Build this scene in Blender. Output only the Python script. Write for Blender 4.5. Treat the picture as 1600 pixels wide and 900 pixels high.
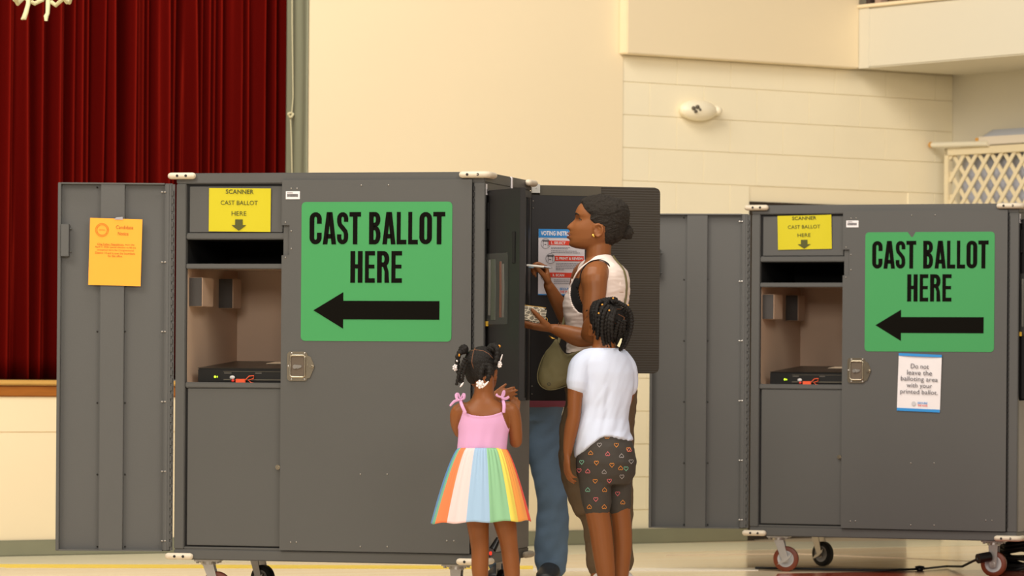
import bpy, bmesh, math, random
import numpy as np
from mathutils import Vector, Matrix
from mathutils.bvhtree import BVHTree
random.seed(7)
for o in list(bpy.data.objects): bpy.data.objects.remove(o)
SC = bpy.context.scene
COL = SC.collection
R = math.radians
# ------------------------------------------------------------------ camera
FPX, HOR, ROLL, CAMZ = 6350.0, 576.0, R(0.42), 0.99
cam_d = bpy.data.cameras.new('camera'); cam = bpy.data.objects.new('camera', cam_d); COL.objects.link(cam)
cam_d.sensor_width = 36; cam_d.lens = 36*FPX/1600; cam_d.shift_y = (HOR-450)/1600
cam.location = (0, 0, CAMZ)
CX = Vector((math.cos(ROLL), 0, math.sin(ROLL))); CU = Vector((-math.sin(ROLL), 0, math.cos(ROLL)))
m = Matrix.Identity(4)
for i in range(3):
    m[i][0] = CX[i]; m[i][1] = CU[i]; m[i][2] = (0, -1, 0)[i]
m.translation = cam.location
cam.matrix_world = m
cam_d.clip_end = 200
cam_d.dof.use_dof = True; cam_d.dof.focus_distance = 17.0; cam_d.dof.aperture_fstop = 5.0
SC.camera = cam
def ray(px, py): return Vector((0, 1, 0)) + CX*((px-800)/FPX) + CU*((HOR-py)/FPX)
def at(px, py, Y): return Vector((0, 0, CAMZ)) + ray(px, py)*Y
def on_floor(px, py):
    d = ray(px, py); return at(px, py, -CAMZ/d.z)
# ------------------------------------------------------------------ light
w = bpy.data.worlds.new('world'); SC.world = w; w.use_nodes = True
w.node_tree.nodes['Background'].inputs[0].default_value = (1.0, 0.90, 0.78, 1)
w.node_tree.nodes['Background'].inputs[1].default_value = 0.25
def area(name, loc, target, sx, sy, power, color):
    l = bpy.data.lights.new(name, 'AREA'); l.shape = 'RECTANGLE'; l.size = sx; l.size_y = sy
    l.energy = power; l.color = color
    o = bpy.data.objects.new(name, l); COL.objects.link(o); o.location = loc
    o.rotation_euler = (Vector(target)-Vector(loc)).to_track_quat('-Z', 'Y').to_euler()
    return o
area('hall_and_fill_light', (-6.0, 11.0, 6.8), (0.5, 21.0, 1.0), 4.0, 3.0, 465, (1.0, 0.90, 0.76))
area('hall_and_fill_light', (-1.5, 16.0, 7.5), (0.3, 23.0, 1.6), 5.0, 3.0, 450, (1.0, 0.92, 0.80))
area('hall_and_fill_light', (-1.5, 1.0, 4.2), (0.0, 18.0, 1.0), 5.0, 2.5, 520, (1.0, 0.92, 0.82))  # added camera-side fill to brighten front-facing surfaces, no known lamp there
area('hall_and_fill_light', (4.0, 9.0, 6.5), (1.0, 20.0, 1.0), 4.0, 3.0, 380, (1.0, 0.92, 0.82))
SC.view_settings.view_transform = 'Standard'; SC.view_settings.look = 'None'
SC.view_settings.exposure = 0.0; SC.view_settings.gamma = 1.0; SC.view_settings.use_curve_mapping = False
# ------------------------------------------------------------------ materials
def lin(c):
    c = c/255.0
    return c/12.92 if c <= 0.04045 else ((c+0.055)/1.055)**2.4
def rgb(t): return (lin(t[0]), lin(t[1]), lin(t[2]), 1)
MATS = {}
def mat(name, col, rough=0.6, metal=0.0, var=0.0, vscale=8.0, bump=0.0, bscale=60.0, stretch=None, coat=0.0,
        emit=0.0, alpha=None, sheen=0.0, trans=0.0, sss=0.0, spec=None):
    if name in MATS: return MATS[name]
    M = bpy.data.materials.new(name); M.use_nodes = True; nt = M.node_tree; b = nt.nodes['Principled BSDF']
    b.inputs['Base Color'].default_value = rgb(col); b.inputs['Roughness'].default_value = rough
    b.inputs['Metallic'].default_value = metal
    if coat: b.inputs['Coat Weight'].default_value = coat
    if sheen: b.inputs['Sheen Weight'].default_value = sheen; b.inputs['Sheen Roughness'].default_value = 0.4
    if trans: b.inputs['Transmission Weight'].default_value = trans
    if spec is not None: b.inputs['Specular IOR Level'].default_value = spec
    if sss:
        b.inputs['Subsurface Weight'].default_value = sss; b.inputs['Subsurface Radius'].default_value = (0.012, 0.005, 0.003)
        b.inputs['Subsurface Scale'].default_value = 1.0
    if alpha is not None: b.inputs['Alpha'].default_value = alpha
    if emit: b.inputs['Emission Color'].default_value = rgb(col); b.inputs['Emission Strength'].default_value = emit
    if var or bump:
        tc = nt.nodes.new('ShaderNodeTexCoord'); mp = nt.nodes.new('ShaderNodeMapping')
        nt.links.new(tc.outputs['Object'], mp.inputs[0])
        if stretch: mp.inputs['Scale'].default_value = stretch
    if var:
        n = nt.nodes.new('ShaderNodeTexNoise'); n.inputs['Scale'].default_value = vscale; n.inputs['Detail'].default_value = 4
        nt.links.new(mp.outputs[0], n.inputs['Vector'])
        mx = nt.nodes.new('ShaderNodeMix'); mx.data_type = 'RGBA'; c = rgb(col)
        mx.inputs[6].default_value = tuple(x*(1-var) for x in c[:3])+(1,); mx.inputs[7].default_value = tuple(min(1, x*(1+var)) for x in c[:3])+(1,)
        nt.links.new(n.outputs[0], mx.inputs[0]); nt.links.new(mx.outputs[2], b.inputs['Base Color'])
    if bump:
        n = nt.nodes.new('ShaderNodeTexNoise'); n.inputs['Scale'].default_value = bscale; n.inputs['Detail'].default_value = 5
        nt.links.new(mp.outputs[0], n.inputs['Vector'])
        bp = nt.nodes.new('ShaderNodeBump'); bp.inputs['Strength'].default_value = bump; bp.inputs['Distance'].default_value = 0.01
        nt.links.new(n.outputs[0], bp.inputs['Height']); nt.links.new(bp.outputs[0], b.inputs['Normal'])
    MATS[name] = M
    return M
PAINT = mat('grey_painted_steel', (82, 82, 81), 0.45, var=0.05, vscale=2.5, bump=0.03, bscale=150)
PAINT_LIT = mat('grey_painted_steel_side_lit', (140, 138, 136), 0.5, var=0.05, vscale=2.5)  # lighter copy of the cart steel, light on the side painted into its colour
DARKP = mat('charcoal_panel', (34, 33, 34), 0.5, var=0.1, vscale=4, bump=0.03, bscale=200)
CAVITY = mat('black_cavity', (8, 8, 9), 0.8)
BLACK = mat('black_plastic', (12, 11, 11), 0.35)
PRINT = mat('black_ink', (14, 12, 8), 0.9, spec=.1)
CREAM = mat('bumper_cream', (214, 202, 182), 0.5)
STEEL = mat('zinc_steel', (176, 172, 168), 0.32, 0.85)
CHROME = mat('chrome_latch', (176, 166, 148), 0.25, 0.9)
SCREW = mat('screw', (150, 146, 140), 0.35, 0.8)
DKSCREW = mat('dark_rivet', (40, 38, 36), 0.5)
RUBBER = mat('black_rubber', (22, 21, 22), 0.6)
WHEELB = mat('brown_wheel_tread', (108, 44, 12), 0.45, var=0.15, vscale=15)
HUB = mat('grey_wheel_hub', (176, 176, 178), 0.5)
WHITE = mat('white_paper', (232, 228, 232), 0.7)
# ------------------------------------------------------------------ mesh building
class MB:
    def __init__(s): s.v = []; s.f = []; s.m = []; s.cm = 0
    def add(s, vs, fs, mi=None):
        n = len(s.v); s.v += [tuple(v) for v in vs]; s.f += [tuple(i+n for i in f) for f in fs]; s.m += [s.cm if mi is None else mi]*len(fs)
        return s
    def box(s, a, b, M=None, mi=None):
        x0, y0, z0 = a; x1, y1, z1 = b
        x0, x1 = min(x0, x1), max(x0, x1); y0, y1 = min(y0, y1), max(y0, y1); z0, z1 = min(z0, z1), max(z0, z1)
        vs = [Vector(p) for p in ((x0,y0,z0),(x1,y0,z0),(x1,y1,z0),(x0,y1,z0),(x0,y0,z1),(x1,y0,z1),(x1,y1,z1),(x0,y1,z1))]
        if M is not None: vs = [M @ v for v in vs]
        return s.add(vs, [(0,3,2,1),(4,5,6,7),(0,1,5,4),(1,2,6,5),(2,3,7,6),(3,0,4,7)], mi)
    def bbox(s, a, b, bev=0.003, M=None, mi=None):
        """box with chamfered edges"""
        bm = bmesh.new(); bmesh.ops.create_cube(bm, size=1)
        c = [(a[i]+b[i])/2 for i in range(3)]; d = [abs(b[i]-a[i]) for i in range(3)]
        for v in bm.verts: v.co = Vector([c[i]+v.co[i]*d[i] for i in range(3)])
        bmesh.ops.bevel(bm, geom=bm.edges[:], offset=min(bev, min(d)*0.45), segments=2, affect='EDGES')
        bm.verts.ensure_lookup_table(); bm.verts.index_update()
        vs = [(M @ v.co) if M is not None else v.co.copy() for v in bm.verts]; fs = [[v.index for v in f.verts] for f in bm.faces]
        bm.free(); return s.add(vs, fs, mi)
    def prism(s, poly, y0, y1, M=None, mi=None):
        """poly in (x,z), extruded along y"""
        n = len(poly); area2 = sum(poly[i][0]*poly[(i+1) % n][1]-poly[(i+1) % n][0]*poly[i][1] for i in range(n))
        if area2 < 0: poly = poly[::-1]
        if y0 > y1: y0, y1 = y1, y0
        vs = [Vector((p[0], y0, p[1])) for p in poly]+[Vector((p[0], y1, p[1])) for p in poly]
        if M is not None: vs = [M @ v for v in vs]
        fs = [tuple(range(n)), tuple(range(2*n-1, n-1, -1))]+[(i, i+n, (i+1) % n+n, (i+1) % n) for i in range(n)]
        return s.add(vs, fs, mi)
    def tube(s, pts, rad, n=12, ref=None, cap=True, mi=None, power=2.0):
        """loft of rings along pts; rad a number or list of r or (r_side, r_ref); ref fixes one ring axis"""
        pts = [Vector(p) for p in pts]; k = len(pts)
        if not isinstance(rad, (list, tuple)): rad = [rad]*k
        vs = []; prev = None
        for i, p in enumerate(pts):
            t = (pts[min(i+1, k-1)]-pts[max(i-1, 0)])
            t = t.normalized() if t.length > 1e-9 else Vector((0, 0, 1))
            rf = Vector(ref) if ref is not None else (prev if prev is not None else (Vector((0, 1, 0)) if abs(t.y) < 0.8 else Vector((1, 0, 0))))
            v = rf-t*rf.dot(t)
            if v.length < 1e-5: v = t.orthogonal()
            v.normalize(); u = t.cross(v).normalized(); prev = v
            r = rad[i]; ra, rb = (r, r) if not isinstance(r, (list, tuple)) else r
            for j in range(n):
                a = 2*math.pi*j/n; c, sn = math.cos(a), math.sin(a)
                if power != 2.0:
                    c = math.copysign(abs(c)**(2/power), c); sn = math.copysign(abs(sn)**(2/power), sn)
                vs.append(p+u*(ra*c)+v*(rb*sn))
        fs = [(i*n+j, i*n+(j+1) % n, (i+1)*n+(j+1) % n, (i+1)*n+j) for i in range(k-1) for j in range(n)]
        if cap: fs += [tuple(range(n-1, -1, -1)), tuple((k-1)*n+j for j in range(n))]
        return s.add(vs, fs, mi)
    def limb(s, pts, rad, n=16, ref=None, mi=None, sub=4):
        """smooth tube with rounded ends (Catmull-Rom)"""
        pts = [Vector(p) for p in pts]; rr = [r if isinstance(r, (tuple, list)) else (r, r) for r in rad]
        P = []; Q = []
        k = len(pts)
        for i in range(k-1):
            p0, p1, p2, p3 = pts[max(i-1, 0)], pts[i], pts[i+1], pts[min(i+2, k-1)]
            q0, q1, q2, q3 = rr[max(i-1, 0)], rr[i], rr[i+1], rr[min(i+2, k-1)]
            for j in range(sub):
                t = j/sub
                def cr(a, b, c, d): return 0.5*((2*b)+(-a+c)*t+(2*a-5*b+4*c-d)*t*t+(-a+3*b-3*c+d)*t**3)
                P.append(Vector([cr(p0[x], p1[x], p2[x], p3[x]) for x in range(3)]))
                Q.append((max(1e-4, cr(q0[0], q1[0], q2[0], q3[0])), max(1e-4, cr(q0[1], q1[1], q2[1], q3[1]))))
        P.append(pts[-1]); Q.append(rr[-1])
        d0 = (P[0]-P[1]).normalized(); d1 = (P[-1]-P[-2]).normalized()
        pre = []; preq = []; post = []; postq = []
        for a in (80, 60, 35):
            c, sn = math.cos(R(a)), math.sin(R(a)); r0 = min(Q[0]); r1 = min(Q[-1])
            pre.append(P[0]+d0*r0*sn); preq.append((Q[0][0]*c, Q[0][1]*c))
        for a in (35, 60, 80):
            c, sn = math.cos(R(a)), math.sin(R(a)); r1 = min(Q[-1])
            post.append(P[-1]+d1*r1*sn); postq.append((Q[-1][0]*c, Q[-1][1]*c))
        return s.tube(pre+P+post, preq+Q+postq, n, ref, True, mi)
    def ball(s, c, r, M=None, n=16, mi=None):
        c = Vector(c); r = (r, r, r) if not isinstance(r, (tuple, list)) else r
        vs = []; k = n//2
        for i in range(1, k):
            ph = math.pi*i/k
            for j in range(n):
                th = 2*math.pi*j/n
                vs.append(Vector((r[0]*math.sin(ph)*math.cos(th), r[1]*math.sin(ph)*math.sin(th), r[2]*math.cos(ph))))
        vs += [Vector((0, 0, r[2])), Vector((0, 0, -r[2]))]
        if M is not None: vs = [M @ v for v in vs]
        vs = [c+v for v in vs]
        fs = [(i*n+j, (i+1)*n+j, (i+1)*n+(j+1) % n, i*n+(j+1) % n) for i in range(k-2) for j in range(n)]
        T = len(vs)-2; B = T+1
        fs += [(T, j, (j+1) % n) for j in range(n)]+[(B, (k-2)*n+(j+1) % n, (k-2)*n+j) for j in range(n)]
        return s.add(vs, fs, mi)
    def cyl(s, a, b, r, n=16, mi=None, r2=None): return s.tube([a, b], [r, r if r2 is None else r2], n, None, True, mi)
    def grid(s, P, closed=False, mi=None, mif=None, cap=False):
        """P[i][j] points"""
        nu, nv = len(P), len(P[0]); base = len(s.v)
        s.v += [tuple(p) for row in P for p in row]
        for i in range(nu-1):
            for j in range(nv if closed else nv-1):
                s.f.append((base+i*nv+j, base+i*nv+(j+1) % nv, base+(i+1)*nv+(j+1) % nv, base+(i+1)*nv+j))
                s.m.append(mif(i, j) if mif else (s.cm if mi is None else mi))
        if cap:
            s.f.append(tuple(base+j for j in range(nv-1, -1, -1))); s.m.append(s.cm if mi is None else mi)
            s.f.append(tuple(base+(nu-1)*nv+j for j in range(nv))); s.m.append(s.cm if mi is None else mi)
        return s
    def mesh(s, name, off=Vector((0, 0, 0))):
        me = bpy.data.meshes.new(name); me.from_pydata([(v[0]-off[0], v[1]-off[1], v[2]-off[2]) for v in s.v], [], s.f)
        me.polygons.foreach_set('material_index', s.m); me.update(); return me
    def build(s, name, material, parent=None, smooth=False, solid=0.0, fixn=True):
        """vertices are in the parent's local space, or world space when top-level"""
        off = Vector((0, 0, 0))
        me = s.mesh(name)
        ms = material if isinstance(material, (list, tuple)) else [material]
        for M_ in ms: me.materials.append(M_)
        if fixn:
            bm = bmesh.new(); bm.from_mesh(me); bmesh.ops.recalc_face_normals(bm, faces=bm.faces[:]); bm.to_mesh(me); bm.free()
        if smooth:
            me.polygons.foreach_set('use_smooth', [True]*len(me.polygons))
            try: me.set_sharp_from_angle(angle=R(50 if smooth is True else smooth))
            except Exception: pass
        o = bpy.data.objects.new(name, me); COL.objects.link(o)
        if parent is not None: o.parent = parent
        if solid:
            md = o.modifiers.new('s', 'SOLIDIFY'); md.thickness = solid; md.offset = 0
        return o
def tag(o, label=None, cat=None, group=None, kind=None):
    if label: o['label'] = label
    if cat: o['category'] = cat
    if group: o['group'] = group
    if kind: o['kind'] = kind
    return o
def thing(name, label, cat, M=None, group=None):
    o = bpy.data.objects.new(name, None); COL.objects.link(o); o.empty_display_size = 0.1
    if M is not None:
        if isinstance(M, Matrix): o.matrix_world = M; o.location, q, _ = M.decompose(); o.rotation_euler = q.to_euler()
        else: o.location = M
    return tag(o, label, cat, group)
def copy_tree(o, parent=None):
    c = o.copy(); COL.objects.link(c); c.parent = parent
    for ch in [x for x in bpy.data.objects if x.parent == o]: copy_tree(ch, c)
    return c
def text_mesh(s, body, x0, x1, z0, z1, y, mi=None, bold=0.0, M=None, depth=0.0008):
    """lettering fitted into the box x0..x1, z0..z1, facing -y"""
    cu = bpy.data.curves.new('t', 'FONT'); cu.body = body; cu.size = 1; cu.offset = bold; cu.align_x = 'LEFT'; cu.resolution_u = 3
    to = bpy.data.objects.new('t', cu); me = bpy.data.meshes.new_from_object(to)
    vs = [v.co.copy() for v in me.vertices]
    if vs:
        ax, bx = min(v.x for v in vs), max(v.x for v in vs); ay, by = min(v.y for v in vs), max(v.y for v in vs)
        out = []
        for v in vs:
            p = Vector((x0+(v.x-ax)/(bx-ax)*(x1-x0), y, z0+(v.y-ay)/(by-ay)*(z1-z0)))
            out.append(M @ p if M is not None else p)
        s.add(out, [tuple(p.vertices) for p in me.polygons], mi)
    bpy.data.objects.remove(to); bpy.data.curves.remove(cu); bpy.data.meshes.remove(me)
# condensed heavy capitals drawn as strokes: cell 0..1 wide, 0..1 high
def arc(cx, cz, rx, rz, a0, a1, n=7): return [(cx+rx*math.cos(R(a0+(a1-a0)*i/n)), cz+rz*math.sin(R(a0+(a1-a0)*i/n))) for i in range(n+1)]
def strip(s, pts, t, tz, x0, w, z0, h, y0, y1, closed=False):
    """t stroke width relative to cell width, tz relative to height"""
    P = [Vector((x0+p[0]*w, z0+p[1]*h)) for p in pts]; n = len(P); L = []; Q = []
    tw = t*w; th = tz*h
    for i in range(n):
        a = P[(i-1) % n] if (closed or i > 0) else P[i]; b = P[(i+1) % n] if (closed or i < n-1) else P[i]
        d = (b-a).normalized(); nn = Vector((-d.y*tw/2, d.x*th/2))
        L.append(P[i]+nn); Q.append(P[i]-nn)
    for i in range(n if closed else n-1):
        j = (i+1) % n; s.prism([(L[i].x, L[i].y), (L[j].x, L[j].y), (Q[j].x, Q[j].y), (Q[i].x, Q[i].y)], y0, y1)
def glyph(s, ch, x0, x1, z0, z1, y0=-0.003, y1=-0.0015):
    w = x1-x0; h = z1-z0; T = 0.385; TZ = 0.14; a, b = T/2, 1-T/2; ta = TZ/2
    def rc(u0, v0, u1, v1): s.prism([(x0+u0*w, z0+v0*h), (x0+u1*w, z0+v0*h), (x0+u1*w, z0+v1*h), (x0+u0*w, z0+v1*h)], y0, y1)
    def pl(pp): s.prism([(x0+p[0]*w, z0+p[1]*h) for p in pp], y0, y1)
    def st(pts, closed=False): strip(s, pts, T, TZ, x0, w, z0, h, y0, y1, closed)
    r = b-0.5
    if ch == 'C': st([(b, .64), (b, .80)]+arc(.5, .80, r, .2-ta, 0, 180)+[(a, .5)]+arc(.5, .20, r, .2-ta, 180, 360)+[(b, .36)])
    elif ch == 'O': st(arc(.5, .80, r, .2-ta, 0, 180)+arc(.5, .20, r, .2-ta, 180, 360), True)
    elif ch == 'S': st([(b, .70), (b, .80)]+arc(.5, .80, r, .2-ta, 0, 180)+[(a, .70), (a+.06, .61), (.5, .51), (b-.06, .40), (b, .31), (b, .20)]+arc(.5, .20, r, .2-ta, 360, 180)+[(a, .31)])
    elif ch == 'A':
        pl([(0, 0), (.34, 0), (.60, 1), (.29, 1)]); pl([(.66, 0), (1, 0), (.71, 1), (.40, 1)]); rc(.28, .18, .72, .32)
    elif ch == 'T': rc(0, 1-TZ, 1, 1); rc(.5-T/2, 0, .5+T/2, 1-TZ)
    elif ch == 'L': rc(0, 0, .40, 1); rc(.4, 0, 1, TZ)
    elif ch == 'H': rc(0, 0, T, 1); rc(1-T, 0, 1, 1); rc(T, .45, 1-T, .58)
    elif ch == 'E': rc(0, 0, .38, 1); rc(.38, 0, 1, TZ); rc(.38, 1-TZ, 1, 1); rc(.38, .45, .95, .57)
    elif ch == 'B':
        rc(0, 0, T, 1); st([(T*.9, 1-ta), (.55, 1-ta)]+arc(.55, .77, b-.57, .23-ta, 90, -90)+[(T*.9, .54+ta-.02)]); st([(T*.9, .51), (.55, .51)]+arc(.55, .285, b-.55, .285-ta, 90, -90)[1:]+[(T*.9, ta)])
    elif ch == 'R':
        rc(0, 0, T, 1); st([(T*.9, 1-ta), (.55, 1-ta)]+arc(.55, .75, b-.55, .25-ta, 90, -90)+[(T*.9, .5+ta)])
        pl([(.62, 0), (1, 0), (.94, .36), (.80, .54), (.50, .50), (.62, .36)])
def local_hit(Minv, px, py, axis, val):
    o = Minv @ Vector((0, 0, CAMZ)); d = (Minv.to_3x3() @ ray(px, py)); t = (val-o[axis])/d[axis]
    return o+d*t
# ================================================================== SETTING
WALLC = mat('cream_wall_paint', (243, 226, 192), 0.75, var=0.03, vscale=0.8, bump=0.04, bscale=40)
BLOCKC = mat('cream_block_paint', (250, 240, 212), 0.7, var=0.03, vscale=3, bump=0.06, bscale=50)
MORTAR = mat('cream_joint_paint', (248, 236, 206), 0.8)
BASEC = mat('olive_grey_baseboard', (134, 134, 112), 0.5, var=0.12, vscale=5)
SHADEW = mat('soffit_paint', (222, 216, 198), 0.8)
WOOD = mat('varnished_stage_trim', (160, 96, 32), 0.4, var=0.3, vscale=6, stretch=(1, 1, 12))
WOODL = mat('varnished_stage_edge', (212, 168, 92), 0.4, var=0.15, vscale=6)
pL = on_floor(0, 869.5); pR = on_floor(970, 850)
dS = (pR-pL).normalized(); nS = Vector((dS.y, -dS.x, 0))      # nS towards the camera
def frameM(o, d, z=0):
    n = Vector((-d.y, d.x, 0)); M = Matrix(((d.x, n.x, 0, o.x), (d.y, n.y, 0, o.y), (0, 0, 1, z), (0, 0, 0, 1))); return M
MS = frameM(pL, dS); MSi = MS.inverted()                    # local x along wall, y away from camera, z up
uE = local_hit(MSi, 482, 300, 1, 0).x; uR = local_hit(MSi, 972, 300, 1, 0).x
zc = MS @ Vector((0, 0, 0))
mb = MB(); mb.box((uE, 0, 0), (uR, 0.235, 4.2), MS)
tag(mb.build('wall_left', WALLC), kind='structure')
mb = MB(); mb.box((-3.5, 0, 0), (uE, 0.22, 0.639), MS); mb.box((-3.5, 0.006, 0.639), (uE, 0.22, 0.645), MS, 0); mb.box((-3.5, 0, 0.645), (uE, 0.22, 0.826), MS)
tag(mb.build('wall_front', WALLC), kind='structure')
mb = MB(); mb.bbox((-3.5, -0.012, 0.826), (uE, 0.3, 0.885), 0.006, MS)
tag(mb.build('trim_1', WOOD), kind='structure')
mb = MB(); mb.bbox((-3.5, -0.03, 0.885), (uE, 0.4, 0.912), 0.008, MS)
tag(mb.build('trim_2', WOODL), kind='structure')
mb = MB(); mb.bbox((-3.5, -0.018, 0.0), (uR, 0.0, 0.083), 0.005, MS)
tag(mb.build('baseboard_left', BASEC), kind='structure')
mb = MB(); mb.box((-3.5, 0.22, 0.80), (uE+.05, 3.0, 0.90), MS); mb.box((-3.5, 2.9, 0.9), (uE+.05, 3.0, 4.2), MS)
tag(mb.build('wall_back', mat('dark_stage', (40, 26, 22), 0.8)), kind='structure')
# right block wall
cA = MS @ Vector((uR, 0, 0)); cB_ = at(1490, 155, 24.52); cB = Vector((cB_.x, cB_.y, 0))
dR = (cB-cA).normalized(); MRt = frameM(cA, dR); MRi = MRt.inverted(); LR = (cB-cA).length
dB = Vector((dR.y, -dR.x, 0)); MBk = frameM(cB, dB)
zTop = 2.775
dx0 = local_hit(MRi, 1172, 316, 1, 0).x; dx1 = local_hit(MRi, 1420, 320, 1, 0).x; dz = local_hit(MRi, 1180, 315, 1, 0).z
mb = MB(); mb.box((0, 0.012, 0), (dx0, 0.2, zTop), MRt); mb.box((dx0, 0.012, dz), (dx1, 0.2, zTop), MRt); mb.box((dx1, 0.012, 0), (LR, 0.2, zTop), MRt)
mb.box((0, 0.012, zTop), (LR, .2, 4.2), MRt)
wr = tag(mb.build('wall_right', MORTAR), kind='structure')
bw, bh = 0.395, 0.187; z_ref = local_hit(MRi, 985, 128, 1, 0).z
zz0 = z_ref-14*bh; row = 0
while zz0 < zTop-0.01:
    z0, z1 = max(0, zz0), min(zTop, zz0+bh)
    if z1-z0 > 0.02:
        x = -bw/2 if row % 2 else 0.0
        while x < LR:
            a, b = max(0, x), min(LR, x+bw)
            segs = [(a, b)]
            if z0 < dz-0.02:
                segs = [(p, q) for p, q in ((a, min(b, dx0)), (max(a, dx1), b)) if q-p > 0.03]
            for p, q in segs:
                if q-p > 0.03:
                    k = MB(); k.bbox((p+.0004, 0.006, z0+.0014), (q-.0004, 0.02, z1-.0014), 0.0018, MRt); k.build('block', BLOCKC, wr)
            x += bw
    zz0 += bh; row += 1
mb = MB(); mb.box((dx0, 0.14, 0), (dx1, 0.17, dz), MRt)
door = tag(mb.build('door_1', mat('dark_brown_door', (40, 26, 18), 0.4)), kind='structure')
mb = MB(); mb.box((dx0, 0.0, 0), (dx0+.05, 0.14, dz), MRt); mb.box((dx1-.05, 0.0, 0), (dx1, 0.14, dz), MRt); mb.box((dx0+.05, 0.0, dz-.05), (dx1-.05, 0.14, dz), MRt)
mb.build('door_frame', mat('door_frame_brown', (34, 23, 15), 0.5), door)
mb = MB(); mb.cyl(MRt @ Vector((dx0+.14, .14, 1.0)), MRt @ Vector((dx0+.14, .06, 1.0)), 0.012); mb.ball(MRt @ Vector((dx0+.14, .06, 1.0)), .028); mb.build('door_knob', STEEL, door, True)
mb = MB(); mb.bbox((0.0, -0.015, 0), (dx0-.01, 0.0, 0.085), 0.004, MRt); mb.bbox((dx1+.01, -.015, 0), (LR, 0, .085), .004, MRt)
tag(mb.build('baseboard_right', BASEC), kind='structure')
# protruding upper wall band and the balcony
xb = local_hit(MRi, 1340, 90, 1, -0.06).x
mb = MB(); mb.bbox((-0.03, -0.075, zTop), (xb, 0.0, 4.2), 0.006, MRt)
tag(mb.build('trim_3', WALLC), kind='structure')
mb = MB(); mb.box((-0.03, -0.045, 3.215), (xb, -0.0751, 3.222), MRt)
tag(mb.build('trim_4', MORTAR), kind='structure')
pb = MRt @ Vector((xb, -0.075, 0)); MBal = frameM(pb, dB); zbt = 3.13
mb = MB(); mb.bbox((0, 0, zTop), (3.2, 1.1, zbt), 0.008, MBal); mb.box((0.0, -0.004, zTop), (.09, 0.0, zbt), MBal)
bal = tag(mb.build('balcony', SHADEW), kind='structure')
mb = MB(); mb.bbox((0.0, -0.02, zbt), (3.2, 0.10, zbt+.02), 0.004, MBal); mb.build('balcony_cap', WALLC, bal)
SCR = mat('brown_mesh_rail', (110, 86, 54), 0.7)
mb = MB()
for i in range(70):
    x = .22+i*.035; mb.cyl(MBal @ Vector((x, .05, zbt+.02)), MBal @ Vector((x, .05, zbt+.5)), .009, 6)
for i in range(12):
    z = zbt+.03+i*.035; mb.cyl(MBal @ Vector((.2, .05, z)), MBal @ Vector((2.7, .05, z)), .006, 6)
g = mb.build('balcony_rail', SCR, bal); g['kind'] = 'stuff'
mb = MB(); mb.box((0, .2, zbt), (3.2, .25, 4.2), MBal); mb.build('balcony_backing', mat('dark_brown_backing', (62, 44, 30), .8), bal)
mb = MB(); mb.bbox((.03, .02, zbt+.02), (.075, .09, zbt+.6), .004, MBal); mb.build('rail_post', mat('post_dark', (70, 55, 48), .6), bal)
mb = MB(); mb.bbox((.11, .02, zbt+.02), (.165, .08, zbt+.6), .004, MBal); mb.build('rail_post', mat('post_pale', (176, 150, 132), .6), bal)
mb = MB(); mb.bbox((.175, .02, zbt+.06), (.19, .08, zbt+.6), .004, MBal); mb.build('rail_post', mat('post_red', (160, 62, 34), .6), bal)
mb = MB(); mb.box((-.1, 0, 0), (4.0, 0.2, 4.2), MBk)
tag(mb.build('wall_side', SHADEW), kind='structure')
# floor
def floor_mat():
    M = bpy.data.materials.new('gloss_gym_floor'); M.use_nodes = True; nt = M.node_tree; b = nt.nodes['Principled BSDF']
    b.inputs['Roughness'].default_value = 0.16; b.inputs['Specular IOR Level'].default_value = 0.6
    tc = nt.nodes.new('ShaderNodeTexCoord'); mp = nt.nodes.new('ShaderNodeMapping'); mp.inputs['Rotation'].default_value = (0, 0, -math.atan2(dS.y, dS.x))
    nt.links.new(tc.outputs['Object'], mp.inputs[0])
    bk = nt.nodes.new('ShaderNodeTexBrick'); bk.inputs['Color1'].default_value = rgb((252, 236, 206)); bk.inputs['Color2'].default_value = rgb((248, 226, 192))
    bk.inputs['Mortar'].default_value = rgb((220, 186, 146)); bk.inputs['Scale'].default_value = 1; bk.inputs['Brick Width'].default_value = 1.4
    bk.inputs['Row Height'].default_value = 0.057; bk.inputs['Mortar Size'].default_value = 0.0012; bk.offset = 0.37
    nt.links.new(mp.outputs[0], bk.inputs['Vector']); nt.links.new(bk.outputs[0], b.inputs['Base Color'])
    return M
mb = MB(); mb.box((-12, -2, -0.1), (12, 30, 0))
tag(mb.build('floor', floor_mat()), kind='structure')
def quad_on_floor(name, pts, z, material, label, cat):
    c = Vector((pts[0][0], pts[0][1], 0))
    k = MB(); n = len(pts); k.add([Vector((p[0]-c.x, p[1]-c.y, 0.0002)) for p in pts]+[Vector((p[0]-c.x, p[1]-c.y, z)) for p in pts], [tuple(range(n-1, -1, -1)), tuple(range(n, 2*n))]+[(i, (i+1) % n, (i+1) % n+n, i+n) for i in range(n)])
    k2 = MB(); k2.v = [(v[0]+c.x, v[1]+c.y, v[2]) for v in k.v]; k2.f = k.f; k2.m = k.m
    return tag(k2.build(name, material), label, cat) if label else k2.build(name, material)
def fl(*pp): return [on_floor(*p) for p in pp]
BAND = mat('beige_floor_border', (232, 228, 204), 0.18, var=0.05, vscale=2, spec=.6)
o = quad_on_floor('trim_5', fl((-60, 888.5), (1162, 860), (1700, 849), (1700, 842), (970, 849.6), (-60, 871)), 0.0012, BAND, None, None); o['kind'] = 'structure'
YEL = mat('yellow_line_paint', (246, 214, 30), 0.4); WHL = mat('white_line_paint', (244, 236, 222), 0.3)
quad_on_floor('floor_line', fl((-40, 886.8), (833, 889.0), (833, 884.4), (-40, 881.8)), 0.002, YEL, 'yellow line across the gym floor behind the left voting cart', 'floor line')
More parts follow.
